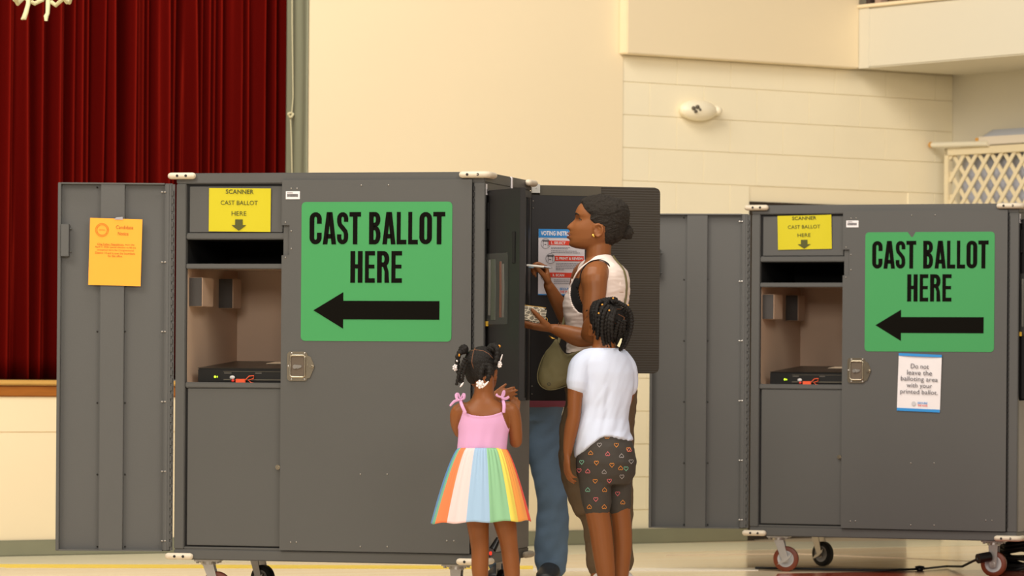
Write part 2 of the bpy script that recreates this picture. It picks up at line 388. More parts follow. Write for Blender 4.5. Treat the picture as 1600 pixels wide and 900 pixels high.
quad_on_floor('floor_line', fl((833, 893.0), (1185, 891.8), (1185, 887.6), (833, 888.4)), 0.002, WHL, 'white line across the gym floor between the two carts', 'floor line')
quad_on_floor('floor_line', fl((1040, 867), (1240, 864.2), (1545, 877.5), (1545, 878.4), (1240, 865.6), (1040, 868)), 0.002, mat('pale_thin_line', (236, 214, 190), .3), 'thin pale court line bending behind the right voting cart', 'floor line')
quad_on_floor('floor_line', fl((1215, 897), (1700, 888), (1700, 1000), (1150, 1000)), 0.0022, mat('red_court_paint', (150, 62, 40), .16, var=.1, vscale=2, spec=.6), 'red-brown painted court area under the right voting cart', 'floor paint')
# ================================================================== CURTAIN
VELVET = mat('red_velvet', (90, 11, 8), 0.42, spec=.9, var=0.15, vscale=3, stretch=(1, 1, .1))
VELVET.node_tree.nodes['Principled BSDF'].inputs['Specular Tint'].default_value = rgb((235, 60, 34))
cy = 0.62
def cu_x(px): return local_hit(MSi, px, 300, 1, cy).x
ridges = [(-60, 12, .9), (-35, 10, .8), (-8, 10, .8), (17, 8, 1), (39, 7, 1), (69, 7, 1.1), (80, 4, .6), (110, 16, .45), (138, 4, .9), (149, 8, 1.15), (181, 7, 1.15), (200, 12, .7), (236, 7, .9), (252, 6, .8), (281, 7, .9), (310, 14, .3), (330, 10, .15),
          (354, 4, .8), (372, 4, .6), (388, 5, 1.1), (403, 5, 1), (415, 5, 1.3), (430, 4, 1.1), (441, 4, .6), (452, 5, 1.1)]
rr = [(cu_x(a), b/290*1.1, c) for a, b, c in ridges]
xs = np.linspace(cu_x(-120), cu_x(472), 1100)
def cdep(x, z):
    d = 0
    sway = 0.012*math.sin(z*0.9+x*5)
    for a, b, c in rr:
        q = (x-a-sway*(1 if int(a*10) % 2 else -.6))/b
        if abs(q) < 3: d = max(d, c*0.19*math.exp(-q*q))
    e_ = x*61+.5*math.sin(x*17)+.25*math.sin(z*1.1+x*9)
    return d+0.075*abs(math.sin(e_))**1.5*(1-d/.25)+.012*math.sin(x*23+z*.2)
zsr = np.linspace(0.915, 4.0, 26)
P = [[MS @ Vector((x, cy-cdep(x, z), z)) for x in xs] for z in zsr]
ct = tag(MB().grid(P).build('stage_curtain', VELVET, None, 80, 0.004, False), 'dark red pleated velvet curtain closing the stage', 'curtain')
JAMB = mat('grey_green_jamb', (140, 142, 120), 0.6, var=.12, vscale=4, stretch=(6, 6, .6))
P = [[MS @ Vector((uE-.006-.004*math.sin(y*60+.6*math.sin(z*3)), y, z)) for y in np.linspace(.002, .236, 24)] for z in np.linspace(.915, 4.1, 30)]
tag(MB().grid(P).build('trim_6', JAMB, None, 80, 0.006, False), kind='structure')
kn = MS @ Vector((uE-.03, .15, 0)); kn.z = at(465, 180, kn.y).z; ROPE = mat('cream_rope', (214, 206, 170), 0.8, bump=.3, bscale=200)
o = thing('tieback_rope', 'small cream knotted rope hanging on the grey-green jamb beside the red curtain', 'rope', kn)
k = MB(); k.tube([(0.012*math.cos(t)*(1+.3*math.sin(3*t)), -.01+.006*math.sin(2*t), 0.012*math.sin(t)) for t in np.linspace(0, 6.28, 24)], .0055, 8); k.build('knot', ROPE, o, True)
k = MB(); k.tube([(0.004, 0, 0), (.012, 0, .1), (.004, 0, .5), (.0, 0, 1.1)], .003, 6); k.tube([(-.002, 0, 0), (.004, .0, -.12), (.012, 0, -.4), (.006, 0, -.7)], .003, 6); k.build('cord', ROPE, o, True)
# net of the basketball hoop
NETC = mat('white_net_cord', (226, 222, 178), 0.8, bump=.3, bscale=150)
nc = at(66, 0, 19.6); zb = nc.z
net = thing('basketball_net', 'white knotted net tails hanging into the top left corner', 'net', Vector((nc.x, nc.y, zb)))
nr = .135
k = MB(); NSEG = 8
for i in range(NSEG):
    a0, a1 = 2*math.pi*i/NSEG, 2*math.pi*(i+1)/NSEG; am = (a0+a1)/2
    def cp(a, r, z): return Vector((r*math.cos(a), r*math.sin(a), z))
    k.tube([cp(a0, nr, .05), cp(a0*.7+am*.3, nr, .012), cp(am, nr, -.006-.008*(i % 2)), cp(a1*.7+am*.3, nr, .012), cp(a1, nr, .05)], .011, 8)
    for lv in range(4):
        z0 = .05+lv*.09; r0 = nr+.02*lv; r1 = nr+.02*(lv+1); s0 = a0 if lv % 2 == 0 else am; 
        for sg in (-1, 1): k.tube([cp(s0, r0, z0), cp(s0+sg*math.pi/NSEG, r1, z0+.09)], .006, 6)
k.build('net_cords', NETC, net, True)
k = MB()
k.tube([(-.05, -.13, .04), (-.052, -.13, -.03), (-.062, -.13, -.07), (-.072, -.13, -.10), (-.086, -.13, -.105)], [.0115, .011, .012, .013, .003], 8)
k.build('loose_tail', NETC, net, True)
k = MB(); k.tube([(.043, -.13, .04), (.043, -.13, -.03), (.041, -.13, -.075), (.034, -.13, -.09), (.034, -.13, -.112)], [.011, .0115, .010, .012, .008], 8); k.build('loose_tail', NETC, net, True)
k = MB(); k.tube([((nr+.09)*math.cos(t), (nr+.09)*math.sin(t), .41) for t in np.linspace(0, 6.2832, 33)], .009, 8); k.build('rim', mat('orange_rim', (200, 80, 30), .4), net, True)
# ceiling-height fixtures on the block wall
fx = local_hit(MRi, 1086, 173, 1, 0)
IV = mat('ivory_plastic', (250, 240, 214), 0.35)
em = thing('wall_sensor', 'oval ivory light fixture mounted on the cream block wall', 'wall light', MRt @ Matrix.Translation(fx))
k = MB(); s_ = 1/274.0; k.ball((-.005, -.035, 0), (31*s_*1.15, .06, 16.5*s_), n=28); k.build('housing', IV, em, True)
k = MB(); k.ball((30*s_*1.15, -.04, .004), (9*s_, .035, 8*s_), n=20); k.cyl((20*s_, -.04, .003), (33*s_, -.04, .003), .02); k.build('lamp_head', IV, em, True)
k = MB(); k.bbox((-.09, -.012, -.045), (.09, 0, .045), .006); k.build('back_plate', IV, em)
k = MB()
for dx, dz_, r in ((-20, 2, .012), (-13, 4, .013), (-16, -3, .010), (-9, 0, .009)): k.ball((dx*s_*1.1, -.088, dz_*s_), (r, .014, r), n=12)
k.build('emitter', mat('sensor_dark', (92, 84, 70), .4), em, True)
# lattice and what is stored behind it
LAT = mat('cream_lattice', (232, 218, 184), 0.7)
MLt = MBk @ Matrix.Translation((-.0, -.16, 0)) 
MLi = MLt.inverted()
la = local_hit(MLi, 1479, 232, 1, 0); lb = local_hit(MLi, 1600, 224, 1, 0); lz = la.z; lx0 = la.x; lx1 = lx0+1.2
lat = thing('lattice_panel', 'cream diagonal lattice panel standing behind the right voting cart', 'lattice', MLt)
for a, b in (((lx0, -.02, 0), (lx0+.035, .02, lz)), ((lx0, -.02, lz-.045), (lx1, .02, lz)), ((lx1-.035, -.02, 0), (lx1, .02, lz)), ((lx0, -.02, 0), (lx1, .02, .05))):
    k = MB(); k.bbox(a, b, .003); k.build('frame_rail', LAT, lat)
def clipseg(p, q, x0, x1, z0, z1):
    t0, t1 = 0.0, 1.0; dx, dz = q[0]-p[0], q[1]-p[1]
    for P_, Q_ in ((-dx, p[0]-x0), (dx, x1-p[0]), (-dz, p[1]-z0), (dz, z1-p[1])):
        if abs(P_) < 1e-9:
            if Q_ < 0: return None
        else:
            t = Q_/P_
            if P_ < 0: t0 = max(t0, t)
            else: t1 = min(t1, t)
    return None if t0 >= t1 else ((p[0]+dx*t0, p[1]+dz*t0), (p[0]+dx*t1, p[1]+dz*t1))
for sg, yy in ((1, -.008), (-1, .002)):
    for i in range(-40, 45):
        c = lx0+i*.11
        p, q = (c, 1.0), (c+sg*(lz-1.0)*.81, lz)
        r_ = clipseg(p, q, lx0+.03, lx1-.03, 1.0, lz-.04)
        if r_ and abs(r_[0][1]-r_[1][1]) > .02:
            (ax, az), (bx, bz) = r_; k = MB(); hw = .0165
            k.prism([(ax-hw, az), (ax+hw, az), (bx+hw, bz), (bx-hw, bz)], yy, yy+.008); k.build('slat', LAT, lat)
BLU = mat('blue_grey_sheet', (186, 190, 206), 0.6, var=.3, vscale=9)
k = MB(); k.v = []
P = [[Vector((lx0+.04+i*.04, .09+.012*math.sin(i*.7+j), 1.0+j*(lz+.0-1.0)/14)) for i in range(30)] for j in range(15)]
bs = thing('dust_sheet', 'blue-grey sheet folded behind the lattice panel', 'sheet', MLt)
MB().grid(P).build('hanging_cloth', BLU, bs, True, .003, False)
P = [[Vector((lx0+.10+i*.05, .02+.09*(j/6), lz+.0+.10*min(1, i/5.)*math.sin(math.pi*min(1, .15+j/7.)))) for i in range(24)] for j in range(7)]
MB().grid(P).build('folded_top', mat('pale_blue_fold', (176, 182, 194), .6), bs, True, .003, False)
b1 = thing('board', 'white board end resting on top of the lattice at the right edge', 'board', MLt)
k = MB(); k.bbox((lx0+.31, -.03, lz+.005), (lx0+1.6, .05, lz+.055), .004); k.build('plank', mat('white_board', (226, 216, 200), .6), b1)
k = MB(); k.box((lx0+.285, -.03, lz+.005), (lx0+.31, .05, lz+.05)); k.build('plank_end', mat('orange_end', (214, 158, 78), .6), b1)
b2 = thing('pipe', 'white pipe lying from the block wall onto the lattice panel', 'pipe', MLt)
k = MB(); k.cyl((lx0-.075, -.045, lz+.022), (lx0+.4, -.03, lz+.012), .017); k.build('tube', mat('white_pipe', (232, 226, 206), .5), b2, True)
k = MB(); k.cyl((lx0-.095, -.045, lz+.024), (lx0-.075, -.045, lz+.022), .018); k.build('tube_end', mat('orange_end', (214, 158, 78), .6), b2, True)
# ================================================================== VOTING CART
W, D = 1.343, 0.80; ZB, ZT = 0.176, 1.803
pFR = at(756, 576, 16.8); ang = R(14)
ux = Vector((math.cos(ang), -math.sin(ang), 0))
o1 = Vector((pFR.x, pFR.y, 0))-ux*W
MC = Matrix.Translation(o1) @ Matrix.Rotation(-ang, 4, 'Z'); MCi = MC.inverted()
pF2 = at(1173, 576, 20.02); MC2 = Matrix.Translation((pF2.x, pF2.y, 0)) @ Matrix.Rotation(-R(20.5), 4, 'Z'); MC2i = MC2.inverted()
def fp(px, py, v=0.0): h = local_hit(MCi, px, py, 1, v); return h.x, h.z
def fp2(px, py, v=0.0): h = local_hit(MC2i, px, py, 1, v); return h.x, h.z
def sp(px, py, u=W): h = local_hit(MCi, px, py, 0, u); return h.y, h.z
cart = thing('voting_cart', 'grey steel voting cart at left, orange notice taped on its open door', 'cart', MC, 'grey steel voting carts with scanner compartment')
X = lambda px, py=575: fp(px, py)[0]
Zf = lambda px, py: fp(px, py)[1]
uo0, uo1 = X(289), X(440)           # scanner opening
t = .03
# shell
k = MB()
k.bbox((0, 0, ZT-.045), (W, D, ZT), .004)                 # top
k.build('top_panel', PAINT, cart)
k = MB(); k.bbox((0, 0, ZB), (W, D, ZB+.045), .004); k.build('base_rail', PAINT, cart)
k = MB(); k.bbox((0, 0, ZB+.045), (uo0, .03, ZT-.045), .003); k.build('corner_post', PAINT, cart)
k = MB(); k.bbox((X(738), 0, ZB+.045), (W, .03, ZT-.045), .003); k.build('corner_post', PAINT, cart)
k = MB(); k.bbox((0, .03, ZB+.045), (.004, D, ZT-.045), .001); k.build('side_panel', PAINT, cart)
k = MB(); k.bbox((0, D-.004, ZB+.045), (W, D, ZT-.045), .001); k.build('back_panel', PAINT, cart)
# scanner side interior
zc0, zc1 = Zf(360, 597.5), Zf(360, 420)
zs0, zs1 = Zf(360, 412), Zf(360, 374)
zu0, zu1 = Zf(360, 363), Zf(360, 291)
zl0, zl1 = Zf(360, 853), Zf(360, 607)
INT = mat('compartment_paint', (206, 178, 154), 0.5)
k = MB()
k.box((.006, .03, zc0-.004), (uo0-.004, D-.02, zc1+.004))
k.box((uo0-.004, .03, zc0-.01), (uo0, D-.02, zc1+.01)); k.box((uo1+.25, .03, zc0-.01), (uo1+.254, D-.02, zc1+.01)); k.box((uo0, .71, zc0-.01), (uo1+.25, .714, zc1+.01))
k.box((uo0, .02, zc0-.012), (uo1+.25, .71, zc0-.004)); k.box((uo0, .03, zc1+.006), (uo1+.25, .71, zc1+.010))
k.build('compartment', INT, cart)
# brackets on the left wall of the compartment
for (a, b, c, py0, py1) in ((.02, .057, .14, 434, 479), (.46, .062, .12, 436, 483)):
    pass
def zat(px, py, v): return local_hit(MCi, px, py, 1, v).z
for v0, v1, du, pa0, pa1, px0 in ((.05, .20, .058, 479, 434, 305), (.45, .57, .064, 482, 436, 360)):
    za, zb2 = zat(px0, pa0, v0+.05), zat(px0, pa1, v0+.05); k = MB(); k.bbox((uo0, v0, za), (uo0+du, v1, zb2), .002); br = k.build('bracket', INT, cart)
    k = MB(); k.bbox((uo0+.001, v0-.004, za+.001), (uo0+du-.002, v0, zb2-.001), .001); k.build('bracket_shade', mat('shaded_bracket_face', (58, 54, 52), .6), br)  # added dark plate: shade on the bracket front put into colour
# shelves / rails of the left bay
k = MB(); k.bbox((uo0, .004, Zf(360, 606.5)), (uo1+.02, .05, zc0), .004); k.build('shelf_rail', PAINT, cart)
k = MB(); k.bbox((uo0, .004, zc1), (uo1+.02, .05, zs0), .003); k.build('shelf_rail', PAINT, cart)
k = MB(); k.bbox((uo0, .004, zs1), (uo1+.02, .035, Zf(360, 364)), .004); k.build('shelf_rail', PAINT, cart)
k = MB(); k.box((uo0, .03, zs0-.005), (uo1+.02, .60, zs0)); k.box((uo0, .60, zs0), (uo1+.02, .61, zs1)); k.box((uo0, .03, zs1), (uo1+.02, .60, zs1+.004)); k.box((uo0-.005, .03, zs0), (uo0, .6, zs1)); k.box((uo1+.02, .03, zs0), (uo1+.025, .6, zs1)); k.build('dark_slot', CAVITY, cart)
k = MB(); k.bbox((uo0+.012, .012, zu0), (uo1-.004, .022, zu1), .002); k.build('upper_panel', PAINT, cart)
k = MB(); k.box((uo0, .024, ZB+.04), (uo1+.02, .03, zl1+.01)); k.build('panel_backing', DARKP, cart)
k = MB(); k.box((uo0, .024, zu0-.01), (uo1+.02, .03, ZT-.04)); k.build('panel_backing', DARKP, cart)
k = MB(); k.bbox((uo0+.010, .010, zl0), (uo1-.004, .024, zl1), .002); k.build('lower_door', PAINT, cart)
k = MB(); k.bbox((uo0, .004, ZB+.045), (uo1, .02, zl0-.006), .002); k.build('kick_rail', PAINT, cart)
lk = fp(435, 730, .01)
k = MB(); k.cyl((lk[0], .012, lk[1]), (lk[0], .0, lk[1]), .0105, 18); k.cyl((lk[0], .0, lk[1]), (lk[0], -.003, lk[1]), .006, 12); k.build('cam_lock', CHROME, cart, True)
# main door
md0, md1 = X(440), X(736.5); mz0, mz1 = Zf(600, 862.5), Zf(600, 281.0)
n0, n1 = Zf(447, 399), Zf(447, 352); nx = X(452)
k = MB(); 
k.prism([(md0, mz0), (md1, mz0), (md1, mz1), (md0, mz1), (md0, n1), (nx, n1), (nx, n0), (md0, n0)], -.012, -.001)
dr = k.build('main_door', PAINT, cart)
k = MB(); k.bbox((md0+.004, .0, n0-.02), (nx+.01, .0035, n1+.02), .001); k.build('catch_plate', PAINT, cart)
k = MB(); k.box((md0+.02, .014, mz0), (W-.03, .028, mz1)); k.build('panel_backing', DARKP, cart)
k = MB()
for i in range(60):
    z = mz0+.02+i*(mz1-mz0-.04)/60; k.cyl((md1+.0055, -.004, z), (md1+.0055, -.004, z+.018), .0035, 8)
k.build('hinge', DARKP, dr)['kind'] = 'stuff'
k = MB(); 
for px, py in ((455, 294.5), (464, 294.5), (446, 347.6), (455, 361), (455, 388.7), (446, 402.5), (564.5, 289.6), (607, 289.2), (454, 847), (463, 847), (563, 741), (605, 741), (563, 854), (605, 854), (698, 845), (709, 845)):
    x, z = fp(px, py, -.012); k.ball((x, -.012, z), (.004, .0025, .004), n=8)
k.build('rivets', SCREW, dr, True)['kind'] = 'stuff'
x, z = fp(442, 835)
lx, lz0 = fp(448, 311.5); lx2, lz2 = fp(470, 299)
k = MB(); k.box((lx, -.0135, lz0), (lx2, -.012, lz2)); k.cm = 1
for i in range(16):
    xx = lx+.006+i*.003; k.box((xx, -.0145, lz0+.010), (xx+.0016, -.0135, lz0+.022))
k.box((lx+.006, -.0145, lz0+.026), (lx+.03, -.0135, lz0+.028))
k.build('barcode_sticker', [WHITE, PRINT], dr)
# latch
a0, a1 = fp(449, 595, -.012); b0, b1_ = fp(481, 549.5, -.012)
lw, lh = b0-a0, b1_-a1
k = MB(); r_ = .012
def rrect(x0, z0, x1, z1, r, n=4):
    return arc(x1-r, z1-r, r, r, 0, 90, n)+arc(x0+r, z1-r, r, r, 90, 180, n)+arc(x0+r, z0+r, r, r, 180, 270, n)+arc(x1-r, z0+r, r, r, 270, 360, n)
k.prism(rrect(a0, a1, b0, b1_, .014), -.012, -.018)
lt = k.build('latch', CHROME, dr)
k = MB(); fr = rrect(a0+.014, a1+.016, b0-.010, b1_-.016, .01, 5)
k.tube([(p[0], -.021, p[1]) for p in fr+fr[:2]], .004, 8); k.build('latch_ring', CHROME, lt, True)
k = MB(); k.prism(rrect(a0+.016, a1+.018, b0-.012, b1_-.018, .008), -.018, -.0185); k.build('latch_cup', mat('latch_recess', (104, 92, 80), .45, .3), lt)
k = MB(); cxl, czl = (a0+b0)/2, (a1+b1_)/2
k.cyl((cxl-.008, -.018, czl-.002), (cxl-.008, -.027, czl-.002), .009, 18); k.prism([(cxl-.002, czl+.006), (cxl+.02, czl+.004), (cxl+.02, czl-.004), (cxl, czl-.012)], -.019, -.023); k.build('latch_handle', STEEL, lt, True)
k = MB()
for (x, z) in ((a0+.02, a1+.007), (b0-.012, a1+.007), (a0+.02, b1_-.007), (b0-.012, b1_-.007), (a0+.006, czl)): k.ball((x, -.019, z), (.0048, .003, .0048), n=10)
k.build('latch_screws', STEEL, lt, True)['kind'] = 'stuff'
k = MB(); k.prism([(b0-.004, b1_-.014), (b0+.014, b1_-.022), (b0+.029, czl+.006), (b0+.029, czl-.006), (b0+.010, a1+.012), (b0-.004, a1+.01)], -.012, -.017); k.cyl((b0+.014, -.017, czl), (b0+.014, -.024, czl), .008, 14); k.ball((b0+.026, -.02, czl), .004, n=8); k.build('hasp', CHROME, lt, True)
# corner bumpers (front and right faces) top and bottom
for zz in (ZT-.012, ZB+.014):
    k = MB(); k.limb([(-.02, -.012, zz), (.075, -.010, zz)], [(.017, .014)]*2, 12, (0, 0, 1), sub=2)
    bp = k.build('corner_bumper', CREAM, cart, True)
    for xx in (.012, .05): k = MB(); k.cyl((xx, -.018, zz), (xx, -.0292, zz), .0058, 10); k.build('bumper_screw', DKSCREW, bp)
    k = MB(); k.limb([(W-.095, -.010, zz), (W-.0, -.012, zz), (W+.012, .02, zz), (W+.012, .09, zz)], [(.017, .014)]*4, 12, (0, 0, 1), sub=3)
    bp = k.build('corner_bumper', CREAM, cart, True)
    for xx in (W-.07, W-.025): k = MB(); k.cyl((xx, -.018, zz), (xx, -.0302, zz), .0058, 10); k.build('bumper_screw', DKSCREW, bp)
    k = MB(); k.limb([(W+.012, D-.10, zz), (W+.014, D-.0, zz), (W-.03, D+.012, zz)], [(.016, .014)]*3, 12, (0, 0, 1), sub=3)
    k.build('corner_bumper', CREAM, cart, True)
# right side face: lower plate, upper band, station opening
so0, so1 = .055, D-.03; szb, szt = zat(800, 626, .5), zat(760, 296, .1)
szt = 1.728
k = MB(); k.bbox((W-.004, .03, ZB+.045), (W, D, szb), .001); k.build('side_panel', PAINT_LIT, cart)
k = MB(); k.bbox((W-.004, .03, szt), (W+.002, D, ZT-.045), .001); k.build('side_header', PAINT, cart)
k = MB(); k.bbox((W-.02, D-.035, szb), (W, D, szt), .002); k.build('corner_post', PAINT, cart)
k = MB(); k.bbox((W-.006, .44, szt-.01), (W+.004, .458, ZT), .001); k.build('white_strap', WHITE, cart)
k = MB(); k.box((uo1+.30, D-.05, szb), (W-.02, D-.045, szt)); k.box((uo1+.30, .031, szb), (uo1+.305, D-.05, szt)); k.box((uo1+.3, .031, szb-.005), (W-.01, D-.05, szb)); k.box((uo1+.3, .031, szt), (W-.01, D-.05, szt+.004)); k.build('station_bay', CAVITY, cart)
for v0, v1, mt_ in ((.50, .53, DARKP), (.56, .60, DARKP), (.66, .70, PAINT), (.735, .765, DARKP)):
    k = MB(); k.bbox((W-.012, v0, szb), (W+.004, v1, szt), .002); k.build('station_jamb', mt_, cart)
k = MB(); k.bbox((W-.03, .53, 1.42), (W, .70, 1.435), .002); k.build('station_shelf', DARKP, cart)
# sticker on side
v0, z0_ = sp(750+2, 289); 
k = MB(); k.box((W, .012, ZT-.095), (W+.0015, .05, ZT-.05)); k.cm = 1; k.box((W+.0015, .018, ZT-.088), (W+.002, .044, ZT-.072)); k.build('barcode_sticker', [WHITE, mat('grey_ink', (120, 118, 120), .6)], cart)
# front privacy door of the station, swung out toward the viewer
def wl(p): return MCi @ Vector(p)
hA = at(757, 460, 16.86); hB = at(812, 460, 16.53); pa = wl(hA); pb_ = wl(hB)
dvec = Vector((pb_.x-pa.x, pb_.y-pa.y, 0)); dl = dvec.length; dvec.normalize()
pd = bpy.data.objects.new('privacy_door', None); COL.objects.link(pd)
bpy.data.objects.remove(pd)
MD = frameM(Vector((pa.x, pa.y, 0)), dvec)
dz0, dz1 = .860, 1.727
k = MB(); k.bbox((0, 0, dz0), (dl, .012, dz1), .003, MD); k.bbox((dl-.006, -.004, dz0), (dl+.004, .022, dz1), .002, MD); k.box((0, 0.012, dz0), (dl, .03, dz0+.012), MD)
pdr = k.build('privacy_door', DARKP, cart)
tag(pdr, 'narrow charcoal privacy door')
k = MB(); k.bbox((.005, -.010, dz1-.16), (.05, .0, dz1-.05), .002, MD); k.box((.0, -.006, dz0), (.008, .0, dz1), MD); k.build('door_hinge', BLACK, pdr)
k = MB(); k.bbox((dl-.075, -.004, 1.42), (dl-.045, 0, 1.55), .002, MD); k.build('door_handle', CAVITY, pdr)
PLS = mat('clear_plastic', (120, 122, 118), 0.2, trans=.0, alpha=.10, spec=.5)
k = MB(); k.bbox((.03, -.010, 1.172), (.25, -.004, 1.465), .002, MD); k.build('clear_pocket', PLS, pdr)
STEELST = [mat('pocket_green', (60, 66, 56), .3), mat('pocket_orange', (100, 56, 36), .3), mat('pocket_pale', (92, 90, 84), .3)]
k = MB()
for i, (x, wd, z0, z1, mi) in enumerate(((.06, .012, 1.21, 1.44, 2), (.11, .03, 1.19, 1.44, 0), (.175, .012, 1.2, 1.43, 1), (.20, .010, 1.2, 1.42, 2))):
    k.tube([MD @ Vector((x, -.003, z0)), MD @ Vector((x+.004, -.004, (z0+z1)/2)), MD @ Vector((x-.002, -.003, z1))], [(wd/2, .002)]*3, 8, mi=mi)
k.build('pocket_leaflet', STEELST, pdr, True)
# yellow tab in the gap
k = MB(); k.box((W+.001, .02, 1.165), (W+.012, .05, 1.185)); k.build('yellow_tab', mat('yellow_tab', (230, 180, 30), .5), cart)
# rear privacy door facing the camera
qA = at(829, 460, 17.60); qB = at(938, 460, 17.70)
pa2, pb2 = wl(qA), wl(qB); d2 = Vector((pb2.x-pa2.x, pb2.y-pa2.y, 0)); l2 = d2.length; d2.normalize(); MD2 = frameM(Vector((pa2.x, pa2.y, 0)), d2)
r0, r1 = .852, 1.742
k = MB(); k.bbox((0, 0, r0), (l2, .014, r1), .003, MD2); rd = k.build('privacy_door', mat('black_door', (26, 25, 28), .5, var=.08, vscale=3), cart)
tag(rd, 'wide black privacy door')
k = MB()
for px, py in ((833, 314), (833, 325), (831, 603.5), (831, 615.5)):
    h = local_hit((MC @ MD2).inverted(), px, py, 1, 0); k.ball(MD2 @ Vector((h.x, -.001, h.z)), .0035, n=8)
k.build('rivets', SCREW, rd, True)['kind'] = 'stuff'
# corrugated plastic screen
def corr_mat():
    M = bpy.data.materials.new('corrugated_plastic'); M.use_nodes = True; nt = M.node_tree; b = nt.nodes['Principled BSDF']
    b.inputs['Base Color'].default_value = rgb((50, 44, 36)); b.inputs['Roughness'].default_value = 0.42
    return M
q1 = at(829, 460, 17.72); q2 = at(1030.5, 460, 17.90)
pa3, pb3 = wl(q1), wl(q2); d3 = Vector((pb3.x-pa3.x, pb3.y-pa3.y, 0)); l3 = d3.length; d3.normalize(); MD3 = frameM(Vector((pa3.x, pa3.y, 0)), d3)
M3i = (MC @ MD3).inverted(); s0 = local_hit(M3i, 1000, 583.5, 1, 0).z; s1 = local_hit(M3i, 900, 290.5, 1, 0).z
k = MB(); nrow = 150; cr = .026
def edge_x(z):
    dd = min(z-s0, s1-z)
    return l3-(cr-math.sqrt(max(0, cr*cr-(cr-dd)**2)) if dd < cr else 0)
rows = []
for i in range(nrow+1):
    z = s0+(s1-s0)*i/nrow; y = -.00025*(1 if i % 2 else -1)
    rows.append([MD3 @ Vector((x, y, z)) for x in (0, edge_x(z))]+[MD3 @ Vector((x, .006, z)) for x in (edge_x(z), 0)])
k.grid(rows, closed=True, cap=True)
cs = k.build('corrugated_screen', corr_mat(), cart)
k = MB(); k.bbox((.0, -.014, s1-.035), (.036, -.002, s1+.004), .001, MD3); k.ball(MD3 @ Vector((.018, -.014, s1-.012)), .003, n=8); k.build('screen_bracket', mat('pale_bracket', (196, 194, 188), .4, .3), cs)
k = MB(); k.bbox((.036, -.006, r1+.005), (l2, -.0015, s1), .001, MD3); k.build('screen_flap', mat('screen_flap', (78, 72, 60), .45), cs)
# open scanner door hinged on the left edge
Hd = wl(at(267, 575, 17.14)); Ed = wl(at(88.5, 575, 17.14)); d4 = Vector((Hd.x-Ed.x, Hd.y-Ed.y, 0)); l4 = d4.length; d4.normalize(); MD4 = frameM(Vector((Ed.x, Ed.y, 0)), d4)
M4i = (MC @ MD4).inverted()
oz0, oz1 = local_hit(M4i, 180, 861, 1, 0).z, local_hit(M4i, 180, 285.5, 1, 0).z
ox = lambda px: local_hit(M4i, px, 575, 1, 0).x
k = MB(); k.bbox((0, .03, oz0), (l4, .036, oz1), .001, MD4)
k.bbox((0, 0, oz0), (.014, .034, oz1), .002, MD4); k.bbox((l4-.03, .002, oz0+.005), (l4, .034, oz1-.005), .002, MD4)
k.box((.014, .0, oz1-.006), (ox(255), .03, oz1), MD4); k.box((.014, .0, oz0), (ox(255), .03, oz0+.006), MD4)
od = k.build('open_door', PAINT, cart)
k = MB(); k.bbox((ox(155.5), .004, oz0+.001), (ox(193), .03, oz1-.001), .002, MD4); k.build('stiffener', PAINT, od)
k = MB(); k.bbox((ox(258), -.001, oz0+.004), (ox(262.5), .02, oz1-.004), .001, MD4); k.build('door_flange', PAINT, od)
k = MB(); h0, h1 = local_hit(M4i, 100, 400.5, 1, 0).z, local_hit(M4i, 100, 350, 1, 0).z
k.bbox((ox(94), -.012, h0), (ox(106.5), .03, h1), .002, MD4); k.cyl(MD4 @ Vector((ox(107), .012, h0+.02)), MD4 @ Vector((ox(110), .012, h0+.02)), .004, 8); k.cyl(MD4 @ Vector((ox(107), .012, h1-.02)), MD4 @ Vector((ox(110), .012, h1-.02)), .004, 8); k.build('catch_box', PAINT, od)
k = MB()
for py in (293, 406, 518, 629.5, 741.5, 854):
    for px, mi in ((152, 1), (195.5, 1)):
        h = local_hit(M4i, px, py, 1, .03); k.ball(MD4 @ Vector((h.x, .029, h.z)), .0042, n=8, mi=mi)
for py in (300, 409.5, 518, 627.5, 736.5, 845):
    for px in (253, 257.5):
        h = local_hit(M4i, px, py, 1, .0); k.cyl(MD4 @ Vector((h.x-.003, -.001, h.z)), MD4 @ Vector((h.x+.005, -.001, h.z)), .0035, 8, mi=0)
k.build('rivets', [STEEL, DKSCREW], od)['kind'] = 'stuff'
k = MB()
for i in range(46):
    z = oz0+.02+i*(oz1-oz0-.04)/46; k.cyl(MD4 @ Vector((l4+.002, .0, z)), MD4 @ Vector((l4+.002, .0, z+.021)), .005, 8)
k.box((l4-.002, .004, oz0+.005), (l4+.012, .008, oz1-.005), MD4)
k.build('piano_hinge', PAINT, od)['kind'] = 'stuff'
